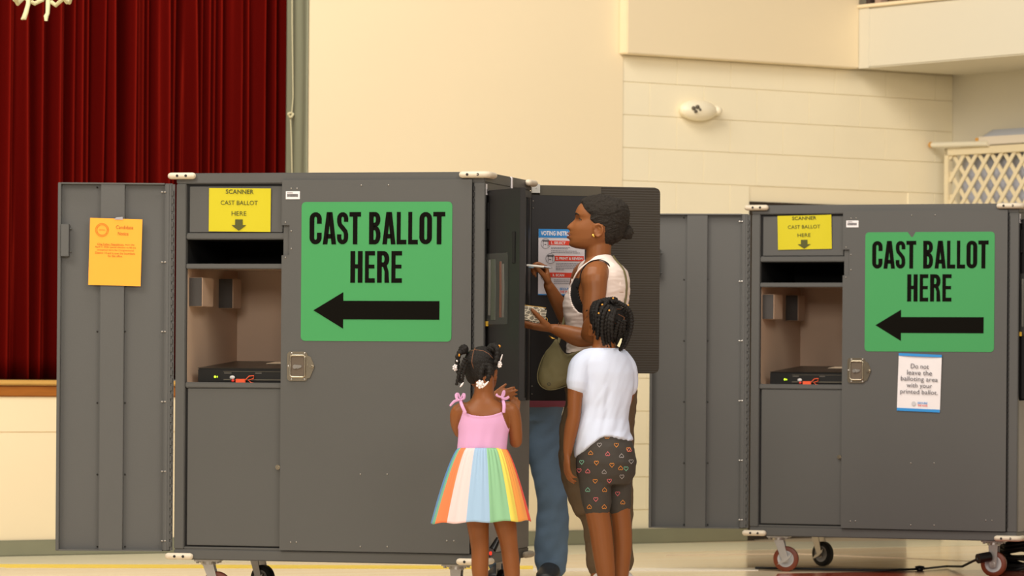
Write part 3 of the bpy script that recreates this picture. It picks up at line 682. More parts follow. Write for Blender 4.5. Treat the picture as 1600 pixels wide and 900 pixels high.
# casters
def caster(u, v, yaw, tread, swivel=True, name='caster'):
    M = Matrix.Translation((u, v, 0)) @ Matrix.Rotation(yaw, 4, 'Z')
    k = MB(); k.bbox((-.055, -.045, ZB-.008), (.055, .045, ZB), .001, M)
    for a in (-.042, .042):
        for b in (-.034, .034): k.cyl(M @ Vector((a, b, ZB-.008)), M @ Vector((a, b, ZB-.016)), .007, 6)
    k.cyl(M @ Vector((0, 0, ZB-.022)), M @ Vector((0, 0, ZB-.008)), .032, 20)
    c = k.build(name, STEEL, cart)
    off = .035 if swivel else 0
    k = MB(); rw = .0625
    for s_ in (-1, 1):
        y0 = s_*.024
        k.prism([(-.022, ZB-.02), (.024, ZB-.02), (off+.017, rw-.012), (off+.008, rw-.018), (off-.008, rw-.018), (off-.017, rw-.008)], y0-.002, y0+.002, M)
        k.cyl(M @ Vector((off, y0, rw)), M @ Vector((off, y0+s_*.009, rw)), .010, 12)
    k.box((-.022, -.024, ZB-.026), (.024, .024, ZB-.02), M)
    k.build('fork', STEEL, c)
    k = MB(); n = 36
    prof = [(-.016, .040), (-.0165, .055), (-.012, .062), (0, .0625), (.012, .062), (.0165, .055), (.016, .040)]
    rows = [[M @ Vector((off+r*math.cos(2*math.pi*j/n), y, rw+r*math.sin(2*math.pi*j/n))) for y, r in prof] for j in range(n)]
    rows.append(rows[0]); k.grid(rows, closed=False)
    wl_ = k.build('wheel', tread, c, True)
    k = MB(); rows = [[M @ Vector((off+r*math.cos(2*math.pi*j/n), y, rw+r*math.sin(2*math.pi*j/n))) for y, r in ((-.013, .004), (-.013, .030), (-.017, .034), (-.0165, .0405), (.0165, .0405), (.017, .034), (.013, .030), (.013, .004))] for j in range(n)]
    rows.append(rows[0]); k.grid(rows); k.build('hub', HUB, c, True)
    if swivel:
        k = MB(); k.prism([(off-.038, rw-.028), (off-.020, rw-.008), (off+.006, rw+.008), (off+.034, rw+.026), (off+.030, rw+.012), (off+.006, rw-.010), (off-.016, rw-.020)], -.040, -.028, M); k.build('brake_lever', STEEL, c)
    return c
caster(.13, .075, R(8), WHEELB); caster(.14, D-.08, R(-25), RUBBER); caster(W-.13, .075, R(2), WHEELB, False); caster(W-.09, D-.08, R(80), RUBBER, False)
# ---------------------------------------------------------------- scanner inside
def scanner(Mroot, label):
    s = thing('ballot_scanner', label, 'scanner', Mroot, 'black ballot scanners in the compartments')
    wS = .55; h = .062; dp = .46
    k = MB(); k.bbox((0, 0, 0), (wS, .10, h), .004); k.prism([(0, 0), (0, h), (wS, h), (wS, 0)], .09, dp)
    k.build('body', BLACK, s)
    k = MB(); k.add([(0, .0, h), (wS, .0, h), (wS-.07, .30, h+.03), (.07, .30, h+.03), (.07, dp, h+.03), (wS-.07, dp, h+.03)], [(0, 1, 2, 3), (3, 2, 5, 4), (0, 3, 4), (1, 5, 2)])
    k.build('lid', mat('scanner_lid', (26, 24, 22), .3), s, False, .003)
    k = MB(); k.bbox((.10, -.003, .008), (wS-.12, .0, h-.010), .001); k.build('front_slot', mat('slot_black', (8, 8, 8), .4), s)
    k = MB(); k.bbox((.115, -.006, .012), (.42, -.002, .017), .001); k.bbox((.115, -.006, .048), (.44, -.003, .050), .0005); k.build('slot_rail', mat('slot_rail', (92, 86, 74), .4), s)
    k = MB(); k.ball((.077, -.002, .026), (.0048, .003, .0048), n=12); k.ball((.087, -.002, .026), (.002, .002, .004), n=8); k.build('indicator_light', mat('green_led', (190, 235, 40), .3, emit=2.5), s)
    k = MB(); k.add([(.245, .18, h+.0215), (.335, .18, h+.0215), (.345, .26, h+.0295), (.262, .26, h+.0295)], [(0, 1, 2, 3)]); k.build('label_sticker', mat('pale_sticker', (226, 206, 180), .5), s, False, .001)
    k = MB(); k.add([(.385, .02, h+.0035), (.43, .02, h+.0035), (.44, .06, h+.008), (.392, .06, h+.008)], [(0, 1, 2, 3)]); k.build('label_sticker', mat('green_sticker', (120, 160, 96), .5), s, False, .001)
    k = MB(); k.bbox((.118, -.005, .040), (.15, -.002, .0445), .0005); k.bbox((.255, -.005, .040), (.283, -.002, .0445), .0005); k.build('button', mat('grey_button', (88, 84, 78), .5), s)
    OR = mat('orange_seal', (232, 88, 44), .5)
    sl = MB(); sl.bbox((.172, -.016, -.002), (.215, -.010, .018), .002); sl.tube([(.215, -.013, .014), (.232, -.014, .030), (.252, -.013, .032), (.25, -.012, .020), (.228, -.013, .012), (.24, -.012, .002), (.262, -.012, .0)], .0022, 8)
    sl.build('seal_tag', OR, s, True)
    k = MB(); k.ball((.157, -.013, .024), (.012, .005, .008), n=12); k.build('seal_lock', mat('white_seal', (200, 196, 196), .5), s, True)
    k = MB(); k.ball((.160, -.014, .010), (.007, .004, .006), n=10); k.build('seal_dot', mat('red_seal', (220, 44, 30), .5), s, True)
    return s
x, z = fp(309, 597, .06)
MS1 = Matrix.Translation((x, .06, zc0-.003))
scanner(MC @ MS1, 'black ballot scanner inside the open compartment of the left cart')
# ---------------------------------------------------------------- second cart
cart2 = copy_tree(cart); cart2.location = MC2.translation; cart2.rotation_euler = MC2.to_euler()
cart2['label'] = 'grey steel voting cart at right edge with a white notice below its green sign'
scanner(MC2 @ MS1, 'black ballot scanner inside the open compartment of the right cart')
# ---------------------------------------------------------------- signs
GREEN = mat('green_vinyl', (60, 150, 86), 0.7); YELP = mat('yellow_paper', (202, 190, 10), 0.6); ORP = mat('orange_paper', (255, 172, 48), 0.6)
def sheet(M, w, h, material, name='sheet', root=None, curl=.0, notch=None, r=0, yoff=0):
    k = MB()
    if r or notch:
        poly = rrect(0, 0, w, h, r or .001)
        if notch:
            nx_, nw, nh = notch; top = [p for p in poly]
            i = 4   # after the first corner arc (top right), before the top left arc
            poly = poly[:5]+[(nx_+nw, h), (nx_+nw*.3, h-nh), (nx_-nw*.1, h-nh), (nx_-nw, h)]+poly[5:]
        k.prism(poly, -.0015, 0)
    else:
        P = [[Vector((w*i/10, -.0012-curl*(abs(i/10-.5)*2)**3*(j/10), h*j/10)) for i in range(11)] for j in range(11)]
        Q = [[p+Vector((0, .0008, 0)) for p in row] for row in P]
        k.grid(P); k.grid(Q)
    return k.build(name, material, root)
def cast_sign(FP, Mc, box, label, notch=False):
    (x0, y0, x1, y1) = box
    a = FP(x0, y1, -.012); b = FP(x1, y0, -.012); a2 = FP(x1, y1, -.012)
    w_, h_ = b[0]-a[0], b[1]-a[1]
    s = thing('cast_ballot_sign', label, 'sign', Mc @ Matrix.Translation((a[0], -.0125, a[1])), 'green voting signs')
    sheet(None, w_, h_, GREEN, 'sign_sheet', s, r=.018, notch=(w_*.36, .02, .024) if notch else None)
    ux_ = lambda q: (q-470)/237.0*w_; uz = lambda q: (533-q)/218.0*h_
    k = MB()
    for ch, p, q in (('C', 483, 502), ('A', 504, 525), ('S', 526.5, 544), ('T', 546, 564), ('B', 577, 595), ('A', 598, 618.5), ('L', 620.5, 635.5), ('L', 638.5, 653.5), ('O', 656, 675.5), ('T', 677.5, 696)):
        glyph(k, ch, ux_(p), ux_(q), uz(381.5), uz(331))
    for ch, p, q in (('H', 548, 567), ('E', 571, 586.5), ('R', 590, 609), ('E', 612.5, 629)): glyph(k, ch, ux_(p), ux_(q), uz(441.5), uz(392))
    k.build('lettering', PRINT, s)
    k = MB(); A = [(490, 485), (537, 456.5), (537, 470), (688, 470), (688, 499), (537, 499), (537, 513.5)]
    k.prism([(ux_(p), uz(q)) for p, q in A], -.003, -.0015); k.build('arrow', PRINT, s)
    return s
cast_sign(fp, MC, (470, 315, 707, 532.5), 'green CAST BALLOT HERE sign with black left arrow on the left cart')
cast_sign(fp2, MC2, (1351, 362, 1554.5, 549), 'green CAST BALLOT HERE sign with notched top edge on the right cart', True)
def scan_sign(FP, Mc, box, label, rot, mtop, ink):
    x0, y0, x1, y1 = box; a = FP(x0, y1, .012); b = FP(x1, y0, .012); w_, h_ = b[0]-a[0], b[1]-a[1]
    s = thing('scanner_sign', label, 'sign', Mc @ Matrix.Translation((a[0], .009, a[1])) @ Matrix.Rotation(R(rot), 4, 'Y'), 'yellow scanner signs')
    sheet(None, w_, h_, YELP, 'sign_sheet', s, curl=.004)
    k = MB()
    text_mesh(k, 'SCANNER', w_*.27, w_*.72, h_*(.87-mtop), h_*(.97-mtop), -.004, bold=.012); text_mesh(k, 'CAST BALLOT', w_*.19, w_*.79, h_*.615, h_*.715, -.004); text_mesh(k, 'HERE', w_*.37, w_*.61, h_*.37, h_*.47, -.004)
    k.build('lettering', ink, s)
    k = MB(); k.prism([(w_*.43, h_*.28), (w_*.43, h_*.15), (w_*.37, h_*.15), (w_*.49, h_*.02), (w_*.61, h_*.15), (w_*.55, h_*.15), (w_*.55, h_*.28)], -.004, -.003); k.build('arrow', ink, s)
scan_sign(fp, MC, (326.5, 293.5, 423.5, 361.5), 'yellow SCANNER CAST BALLOT HERE paper on the left cart', 0.6, 0, mat('olive_ink', (74, 76, 20), .6))
scan_sign(fp2, MC2, (1216, 337, 1300.5, 390.5), 'yellow SCANNER CAST BALLOT HERE paper on the right cart', -1.0, 0.0, mat('olive_ink', (74, 76, 20), .6))
# orange notice on open door
mm = MC @ MD4; a = local_hit(M4i, 138, 445, 1, .0); b = local_hit(M4i, 220.5, 341, 1, 0); w_, h_ = b.x-a.x, b.z-a.z
s = thing('candidate_notice', 'orange paper notice taped to the open door of the left cart', 'notice', mm @ Matrix.Translation((a.x, -.002, a.z)) @ Matrix.Rotation(R(1.2), 4, 'Y'))
sheet(None, w_, h_, ORP, 'sheet', s)
BR = mat('brown_ink', (170, 84, 10), .6)
k = MB(); text_mesh(k, 'Candidate', w_*.50, w_*.83, h_*.845, h_*.90, -.003); text_mesh(k, 'Notice', w_*.54, w_*.74, h_*.752, h_*.805, -.003)
for i, (tx, c0, c1) in enumerate((('Clay Fuller, Republican, won the', .15, .86), ('April 7, 2026 special election to fill the', .11, .89), ('unexpired term for Congressional', .15, .85), ('District 14 and is now the Incumbent', .12, .88), ('for this office.', .36, .64))):
    text_mesh(k, tx, w_*c0, w_*c1, h_*(.595-i*.043), h_*(.628-i*.043), -.003)
k.box((w_*.15, -.0035, h_*.597), (w_*.66, -.003, h_*.600)); k.build('lettering', BR, s)
k = MB(); cx_, cz_ = w_*.235, h_*.825
for rr_ in (.028, .021):
    k.tube([(cx_+rr_*math.cos(t), -.003, cz_+rr_*math.sin(t)) for t in np.linspace(0, 6.2832, 40)], .0006, 4)
for i in range(26):
    a_ = i*2*math.pi/26; k.box((-.0012, -.0035, .0225), (.0012, -.003, .0262), Matrix.Translation((cx_, 0, cz_)) @ Matrix.Rotation(a_, 4, 'Y'))
text_mesh(k, 'GEORGIA', cx_-.014, cx_+.014, cz_-.003, cz_+.0025, -.003); k.build('round_seal', mat('orange_ink', (206, 116, 20), .6), s)
k = MB(); k.add([(w_*.46, -.004, h_*.985), (w_*.63, -.004, h_*.985), (w_*.62, -.004, h_*1.03), (w_*.5, -.004, h_*1.02)], [(0, 1, 2, 3)]); k.build('tape', mat('clear_tape', (170, 170, 176), .3, alpha=.8), s, False, .0006)
# white notice on right cart
a = fp2(1401.5, 641.5, -.012); b = fp2(1471.5, 552.0, -.012); w_, h_ = b[0]-a[0], b[1]-a[1]; w_ *= .97
BLUE = mat('blue_print', (40, 140, 214), .6); REDP = mat('red_print', (226, 62, 40), .6); GREYI = mat('grey_ink2', (76, 74, 82), .6)
s = thing('ballot_notice', 'white paper notice with blue bands below the green sign on the right cart', 'notice', MC2 @ Matrix.Translation((a[0], -.014, a[1])) @ Matrix.Rotation(R(2.0), 4, 'Y'))
sheet(None, w_, h_, WHITE, 'sheet', s, curl=.006)
k = MB(); k.box((0, -.0045, h_*.955), (w_, -.0085, h_*1.0)); k.build('blue_band', BLUE, s)
k = MB(); k.box((0, -.0025, 0), (w_, -.003, h_*.05)); k.build('blue_band', BLUE, s)
k = MB()
for i, (tx, c0, c1) in enumerate((('Do not', .29, .71), ('leave the', .21, .79), ('balloting area', .07, .93), ('with your', .21, .80), ('printed ballot.', .07, .94))):
    lo = .745-i*.112; k_lo = lo-(.018 if 'g' in tx or 'p' in tx or 'y' in tx else 0); text_mesh(k, tx, w_*c0, w_*c1, h_*k_lo, h_*(lo+.083), -.0075)
k.build('lettering', GREYI, s)
k = MB(); text_mesh(k, 'SECURE', w_*.48, w_*.71, h_*.135, h_*.168, -.005, bold=.02); k.cm = 1; text_mesh(k, 'THE VOTE', w_*.48, w_*.71, h_*.092, h_*.122, -.005, bold=.02); k.cm = 2
k.prism([(w_*.39+.011*math.cos(t), h_*.135+.011*math.sin(t)) for t in np.linspace(0, 6.1, 14)], -.005, -.004)
k.build('logo', [BLUE, REDP, mat('grey_print', (196, 196, 202), .6)], s)
# voting instructions poster
M2i = (MC @ MD2).inverted(); a = local_hit(M2i, 840.5, 461, 1, 0); b = local_hit(M2i, 916, 359, 1, 0); w_, h_ = b.x-a.x, b.z-a.z; w_ = (916-840.5)/(461-359)*h_
s = thing('instruction_poster', 'white VOTING INSTRUCTIONS poster with red headings on the black door', 'poster', MC @ MD2 @ Matrix.Translation((a.x, -.001, a.z)))
sheet(None, w_, h_, mat('poster_white', (222, 218, 226), .6), 'sheet', s)
BLP = mat('poster_blue', (36, 132, 206), .6)
k = MB(); k.box((0, -.0025, h_*.87), (w_, -.002, h_)); k.build('blue_band', BLP, s)
k = MB(); k.box((0, -.0025, 0), (w_, -.002, h_*.018)); k.build('blue_band', BLP, s)
PX = lambda q: (q-840.5)/75.5*w_; PZ = lambda q: (461-q)/102.0*h_
k = MB()
for x0, y0, y1 in ((857, 376.7, 383.5), (867, 400, 408), (857, 426, 433.5)): k = MB(); k.box((PX(x0), -.0025, PZ(y1)), (w_*.98, -.002, PZ(y0))); k.build('red_band', REDP, s)
for tx, xa, xb_, za, zb_ in (('VOTING INSTRUCTIONS', 844, 945, 369, 362), ('1. SELECT', 861, 884.5, 382.3, 378), ('2. PRINT & REVIEW', 869, 913.5, 406, 402), ('3. SCAN', 863.5, 882.5, 432, 428)):
    k = MB(); text_mesh(k, tx, PX(xa), PX(min(xb_, 914)), PZ(za), PZ(zb_), -.003, bold=.03); k.build('heading', WHITE, s)
k = MB()
for yy, x0, x1 in ((387, 861, 892), (389, 861, 888), (392.3, 861, 903), (395, 861, 908), (411.5, 869, 912), (414, 869, 911), (416.7, 869, 910), (419.2, 869, 909), (421.3, 869, 883), (437, 866, 904), (439.6, 866, 900), (442.5, 866, 902)):
    x = x0; random.seed(int(yy*10))
    while x < x1:
        l = random.uniform(1.6, 4.5); k.box((PX(x), -.0025, PZ(yy+.45)), (PX(min(x+l, x1)), -.002, PZ(yy-.45))); x += l+.7
k.build('small_print', mat('poster_grey', (128, 128, 140), .6), s)['kind'] = 'stuff'
k = MB()
for cx0, cy0, rr_ in ((852, 381.5, 7.2), (860, 404.5, 7.2), (852, 431, 7)):
    k.tube([(PX(cx0)+rr_/340*math.cos(t), -.003, PZ(cy0)+rr_/340*math.sin(t)) for t in np.linspace(0, 6.2832, 30)], .0008, 5)
    k.box((PX(cx0-4.2), -.003, PZ(cy0+4.5)), (PX(cx0+4.2), -.0024, PZ(cy0-1)) if False else (PX(cx0-3.4), -.0024, PZ(cy0-4.5)))
    k.box((PX(cx0+3.4), -.003, PZ(cy0+4.5)), (PX(cx0+4.2), -.0024, PZ(cy0-4.5)))
    k.box((PX(cx0-5), -.003, PZ(cy0-3.2)), (PX(cx0+5), -.0024, PZ(cy0-5.2))); k.box((PX(cx0-2), -.003, PZ(cy0+2)), (PX(cx0+1), -.0024, PZ(cy0+.8)))
k.build('icons', GREYI, s)
k = MB(); text_mesh(k, 'SECURE', PX(875.5), PX(894), PZ(452.8), PZ(449.3), -.003, bold=.02); k.cm = 1; text_mesh(k, 'THE VOTE', PX(875.5), PX(894), PZ(457.2), PZ(453.8), -.003, bold=.02); k.build('logo', [BLP, REDP], s)
# cable on floor by right cart
cpts = [on_floor(*p) for p in ((1180, 890), (1230, 891), (1300, 892.5), (1380, 894), (1437, 892), (1480, 887.5))]
cpts = [Vector((p.x, p.y, .009)) for p in cpts]
e = at(1528, 873, 19.6); cpts += [Vector((cpts[-1].x*.5+e.x*.5, cpts[-1].y*.5+e.y*.5, .03)), e]
cb = thing('power_cable', 'black power cable lying on the floor under the right cart', 'cable', cpts[0])
k = MB(); k.tube([p-cpts[0] for p in cpts], .006, 8); k.build('cord', RUBBER, cb, True)
k = MB(); q = cpts[4]-cpts[0]; k.ball(q, (.02, .016, .013), n=12); k.tube([q+Vector((-.022, 0, .008)), q+Vector((.0, 0, .012)), q+Vector((.022, 0, .008))], .006, 8); k.build('cable_tie', BLACK, cb, True)
k = MB(); q = cpts[-1]-cpts[0]; k.cyl(q, q+Vector((.06, .03, .01)), .024, 14); k.build('connector', BLACK, cb, True)
# crate of cables behind the right cart's casters
g = at(1597, 868, 20.3)
eq = thing('cable_bundle', 'heap of dark cables on the floor behind the right caster of the right cart', 'cables', Vector((g.x, g.y, 0)))
random.seed(3)
for i in range(7):
    r_ = .11+.02*random.random(); zz = .016+i*.02; ph = random.random()*6
    k = MB(); k.tube([(r_*math.cos(t+ph)+.02*math.sin(3*t), .8*r_*math.sin(t+ph), zz+.012*math.sin(2*t+ph)) for t in np.linspace(0, 6.2832, 28)], .0105, 8); k.build('coil', RUBBER, eq, True)
# plug and hook at the side of the left cart (behind the small girl's legs)
pg = thing('dangling_plug', 'black plug with red switch hanging at the side of the left cart', 'plug', at(768, 862, 16.9))
k = MB(); k.tube([(.028, .02, .055), (.016, .01, .03), (.004, 0, .008)], [.010, .014, .016], 12); k.build('plug_body', BLACK, pg, True)
k = MB(); k.bbox((-.022, -.016, -.025), (.012, .012, .012), .006, Matrix.Rotation(R(20), 4, 'Y')); k.build('plug_head', mat('smoke_plastic', (90, 82, 84), .2), pg)
k = MB(); k.bbox((-.010, -.020, -.014), (.002, -.015, .002), .002); k.build('switch', mat('red_switch', (226, 60, 40), .3, emit=.6), pg)
k = MB(); k.tube([(.028, .02, .055), (.05, .05, .10), (.03, .09, .2), (.0, .10, .3)], .005, 8); k.build('cord', RUBBER, pg, True)
# ================================================================== PEOPLE
def interp(xs_, ys_, x): return float(np.interp(x, xs_, ys_))
class Rows:
    """body of horizontal rings: rows = (z, cx, cy, af, ab, b[, n]) in a local frame (x forward, y left, z up)"""
    def __init__(s, rows, smooth=True):
        rows = sorted(rows, key=lambda r: r[0]); rows = [tuple(r)+(2.0,)*(7-len(r)) for r in rows]
        z = np.array([r[0] for r in rows]); A = np.array([r[1:] for r in rows])
        zz = np.linspace(z[0], z[-1], 400); B = np.stack([np.interp(zz, z, A[:, i]) for i in range(6)], 1)
        if smooth:
            kk = np.exp(-np.linspace(-2, 2, 21)**2); kk /= kk.sum()
            Bp = np.pad(B, ((10, 10), (0, 0)), 'edge'); B = np.stack([np.convolve(Bp[:, i], kk, 'valid') for i in range(6)], 1)
        s.z, s.B, s.z0, s.z1 = zz, B, z[0], z[-1]; s.cache = {}
    def p(s, th, z):
        if z not in s.cache: s.cache[z] = [float(np.interp(z, s.z, s.B[:, i])) for i in range(6)]
        q = s.cache[z]; cx, cy_, af, ab, b, n = q
        c, sn = math.cos(th), math.sin(th)
        if n != 2: c = math.copysign(abs(c)**(2/n), c); sn = math.copysign(abs(sn)**(2/n), sn)
        return Vector((cx+(af if c > 0 else ab)*c, cy_+b*sn, z))
def gridpts(fn, nth, zs): return [[fn(2*math.pi*j/nth, z) for j in range(nth)] for z in zs]
def offset_grid(P, off):
    """offset closed grid P[i][j] along outward normals by off(i,j,p)"""
    A = np.array([[tuple(p) for p in r] for r in P]); 
    du = np.roll(A, -1, 1)-np.roll(A, 1, 1); dv = np.gradient(A, axis=0)
    N = np.cross(du, dv); L = np.linalg.norm(N, axis=2, keepdims=True); N = N/np.maximum(L, 1e-9)
    out = []
    for i in range(A.shape[0]):
        out.append([Vector(A[i, j]+N[i, j]*off(i, j, A[i, j])) for j in range(A.shape[1])])
    return out
def remesh(mb, voxel, name, material, parent, M=None, iters=3, disp=None):
    me = mb.mesh('tmp'); bm = bmesh.new(); bm.from_mesh(me); bmesh.ops.recalc_face_normals(bm, faces=bm.faces[:]); bm.to_mesh(me); bm.free()
    o = bpy.data.objects.new('tmp', me); COL.objects.link(o)
    md = o.modifiers.new('r', 'REMESH'); md.mode = 'VOXEL'; md.voxel_size = voxel
    md = o.modifiers.new('s', 'SMOOTH'); md.factor = .5; md.iterations = iters
    dg = bpy.context.evaluated_depsgraph_get(); ev = o.evaluated_get(dg); m2 = bpy.data.meshes.new_from_object(ev)
    bpy.data.objects.remove(o)
    if disp: 
        cn = [(v.co.copy(), v.normal.copy()) for v in m2.vertices]
        m2.vertices.foreach_set('co', [x for c, n in cn for x in (c+disp(c, n))]); m2.update()
    m2.polygons.foreach_set('use_smooth', [True]*len(m2.polygons)); m2.materials.clear(); m2.materials.append(material); m2.name = name
    r = bpy.data.objects.new(name, m2); COL.objects.link(r); r.parent = parent
    return r
class Fig:
    """figure helper: everything is placed in world, stored relative to the root at the feet"""
    def __init__(s, name, label, foot, Y0, group=None):
        s.Y0 = Y0; s.k = FPX/Y0; s.root = thing(name, label, 'person', Vector((foot.x, foot.y, 0)), group); s.o = s.root.location.copy()
    def P(s, px, py, d=0.0):
        """a body point seen at pixel px,py, d metres behind the figure's own plane"""
        return at(px, py, s.Y0+d)-s.o
def frame(o, F, up=Vector((0, 0, 1))):
    F = Vector(F).normalized(); L = Vector(up).cross(F).normalized(); U = F.cross(L)
    return Matrix(((F.x, L.x, U.x, o.x), (F.y, L.y, U.y, o.y), (F.z, L.z, U.z, o.z), (0, 0, 0, 1)))
def bump(v, c, s_): return math.exp(-((v-c)/s_)**2)
HZ = [0, 1.5, 4, 7, 12, 16, 20, 25, 31, 36, 42, 47, 54, 60, 67, 73, 78, 80.5, 82]
HF = [27, 37, 44, 46.5, 47.2, 46.6, 46, 45.8, 44.2, 41.5, 38.5, 36.5, 38, 37, 33.5, 28, 18, 10, 1]
HB = [4, -2, -10, -16, -23, -29, -34, -38, -40, -41.5, -42.5, -43, -43.5, -42, -38, -30, -19, -11, -2]
HW = [9, 13, 16.5, 19, 22, 24, 25, 26, 27, 27.5, 28, 28, 28, 27.5, 25, 20.5, 13.5, 8.5, 1.5]
def head_fn(k, child=0.0):
    ca = {}
    def f(th, z):
        if z not in ca: ca[z] = (interp(HZ, HF, z), interp(HZ, HB, z), interp(HZ, HW, z), interp([28, 30.5, 33, 36.5, 41, 46, 51], [0, 3.6, 8.3, 8.8, 6.2, 2.4, 0], z), interp([28, 33, 38, 46, 51], [7.4, 7.2, 4.6, 3.4, 4], z))
        F, B, Wd, nz, nw = ca[z]; c = (F*.35+B*.65) if z > 12 else (F*.4+B*.6)
        ct, st = math.cos(th), math.sin(th)
        n = 2.25 if ct > 0 else 2.1
        cc = math.copysign(abs(ct)**(2/n), ct); ss = math.copysign(abs(st)**(2/n), st)
        x = c+((F-c) if ct > 0 else (c-B))*cc; y = Wd*ss
        if ct > 0:
            w_ = 1
            # nose
            x += nz*math.exp(-(y/nw)**2)*(1-.25*child)
            x += 3.6*bump(z, 24.6, 2.3)*math.exp(-(y/8.5)**2)+3.9*bump(z, 18.4, 2.6)*math.exp(-(y/8)**2)-1.6*bump(z, 21.6, 1.0)*math.exp(-(y/9)**2)
            x -= 2.0*bump(z, 12.8, 2.2)*math.exp(-(y/9)**2); x += 1.2*bump(z, 7, 3)*math.exp(-(y/8)**2)
            x -= 4.2*bump(z, 46, 4.6)*bump(abs(y), 13.0, 5.6); x += 1.3*bump(z, 53.5, 2.6)*bump(abs(y), 12, 8)
            x += 1.5*bump(z, 36, 7)*bump(abs(y), 17, 6)
        return Vector((x*k, y*k, z*k))
    return f
def head_zs(n=84): 
    t_ = np.linspace(0, 1, n); return [float(82*(0.5-0.5*math.cos(math.pi*a))*.55+82*a*.45) for a in t_]
def add_head(mb, M, k, child=0.0):
    f = head_fn(k, child); P = gridpts(f, 96, head_zs()); mb.grid([[M @ p for p in r] for r in P], closed=True, cap=True)
    for sg in (-1, 1):   # lids
        le = lambda a, u, r=5.4: M @ Vector(((24.6+r*math.cos(R(a))*math.cos(R(u)))*k, sg*(12.5+r*math.sin(R(a)))*k, (45.8+r*math.sin(R(u)))*k))
        for u, rr_ in ((28, 1.1), (42, 1.2), (-32, .8)):
            mb.limb([le(-62, u*.6), le(-25, u), le(10, u), le(48, u*.8), le(78, u*.4)], [.6*k, rr_*k, rr_*k, rr_*k, .6*k], 8, sub=3)
    for sg in (-1, 1):   # ears
        e = lambda x, z, y=0: M @ Vector((x*k, sg*(27.0+y)*k, z*k))
        mb.limb([e(5, 28, 0), e(6, 33, 1), e(3, 37, 2.2), e(-3, 37.8, 3.6), e(-7.6, 33, 4.4), e(-8, 27, 4), e(-5, 21.5, 2.6), e(-.5, 19, 1.5), e(3.2, 20.5, .6)], [1.4*k, 1.5*k, 1.5*k, 1.6*k, 1.7*k, 1.5*k, 1.6*k, 2.0*k, 1.6*k], 8, sub=3)
        mb.limb([e(1, 35, 1), e(-3, 31.5, 2), e(-3.6, 27, 2), e(0, 23.5, 1.4)], [1.0*k, 1.2*k, 1.2*k, 1.1*k], 8, sub=3)
        mb.limb([e(5.5, 28.5, .3), e(4.6, 25.5, .9), e(5, 22.5, .3)], [1.4*k, 1.7*k, 1.4*k], 8, sub=3)
        mb.ball(e(-1, 28, -.4), (7*k, 1.7*k, 9*k), M.to_3x3().to_4x4(), 14)
def add_hand(mb, wrist, Dv, Nv, S_, k=1.0, curls=((20, 30, 20),)*4, thumb=(45, 20, 20), spread=1.0, thumb_in=.0, mi=None):
    """Dv finger direction, Nv palm normal (palm side), S_ thumb side; k = scale vs adult; curls degrees per phalanx"""
    D = Vector(Dv).normalized(); S = Vector(S_); S = (S-D*S.dot(D)).normalized(); N = Vector(Nv); N = (N-D*N.dot(D)-S*N.dot(S)).normalized()
    def pt(d, s_, n): return wrist+D*(d*k)+S*(s_*k)+N*(n*k)
    mb.limb([pt(-.01, 0, 0), pt(.02, .0, 0), pt(.05, .0, .0), pt(.082, .0, .001)], [(.024*k, .019*k), (.030*k, .0165*k), (.038*k, .0145*k), (.038*k, .0125*k)], 14, N, sub=3)
    tips = []
    for i, (so, L, r, dd) in enumerate(((.029, .072, .0088, .088), (.010, .080, .0090, .092), (-.009, .075, .0086, .089), (-.027, .060, .0078, .082))):
        c = curls[i] if i < len(curls) else curls[-1]
        p = pt(dd-.012, so, 0); d = (D+S*(so*spread*1.6)).normalized(); pts = [p]; a = 0
        for j, (fr_, cj) in enumerate(((.45, c[0]), (.30, c[1]), (.25, c[2]))):
            a += R(cj); v = d*math.cos(a)+N*math.sin(a); p = p+v*(L*fr_+(.012 if j == 0 else 0))*k; pts.append(p)
        mb.limb(pts, [r*1.12*k, r*1.05*k, r*.95*k, r*.75*k], 8, sub=3); tips.append((pts[-1], v, N, r*k))
    t0 = pt(.018, .022, .004); a = R(thumb[0]); d = D*math.cos(a)+S*math.sin(a)+N*thumb_in; d.normalize()
    q = D*.75+N*.65
    p1 = t0+d*.038*k; d2 = (d*math.cos(R(thumb[1]))+q.normalized()*math.sin(R(thumb[1]))).normalized(); p2 = p1+d2*.034*k
    d3 = (d2*math.cos(R(thumb[2]))+q.normalized()*math.sin(R(thumb[2]))).normalized(); p3 = p2+d3*.026*k
    mb.limb([t0, p1, p2, p3], [.0155*k, .0125*k, .0105*k, .0085*k], 10, sub=3); tips.append((p3, d3, N, .010*k))
    return tips
def pillow(mb, outline, T, M, mi=None, n=9, power=2.0, wob=0.0):
    """closed inflated shape from a 2D outline (x,z)"""
    c = Vector((sum(p[0] for p in outline)/len(outline), sum(p[1] for p in outline)/len(outline)))
    rows = []
    for sgn in (1, -1):
        rng = range(n, 0, -1) if sgn > 0 else range(0, 0)
    prof = []
    for i in range(2*n+1):
        a = -math.pi/2+math.pi*i/(2*n); s_ = max(.001, math.cos(a)); y = math.sin(a)
        s_ = s_**(2/power)*.999+.001
        prof.append((s_, y*T))
    for s_, y in prof: rows.append([M @ Vector((c.x+(p[0]-c.x)*s_, y*(1+wob*math.sin(9*p[0]*30+5*p[1]*20)), c.y+(p[1]-c.y)*s_)) for p in outline])
    mb.grid(rows, closed=True, cap=True, mi=mi); return mb
SKIN = mat('deep_brown_skin', (144, 90, 52), 0.42, var=.06, vscale=18, sss=.08, spec=.3)
SKINK = mat('brown_child_skin', (138, 84, 46), 0.42, var=.06, vscale=18, sss=.08, spec=.3)
HAIR = mat('black_hair', (48, 42, 36), 0.62, var=.5, vscale=160, bump=.9, bscale=330, spec=.35)
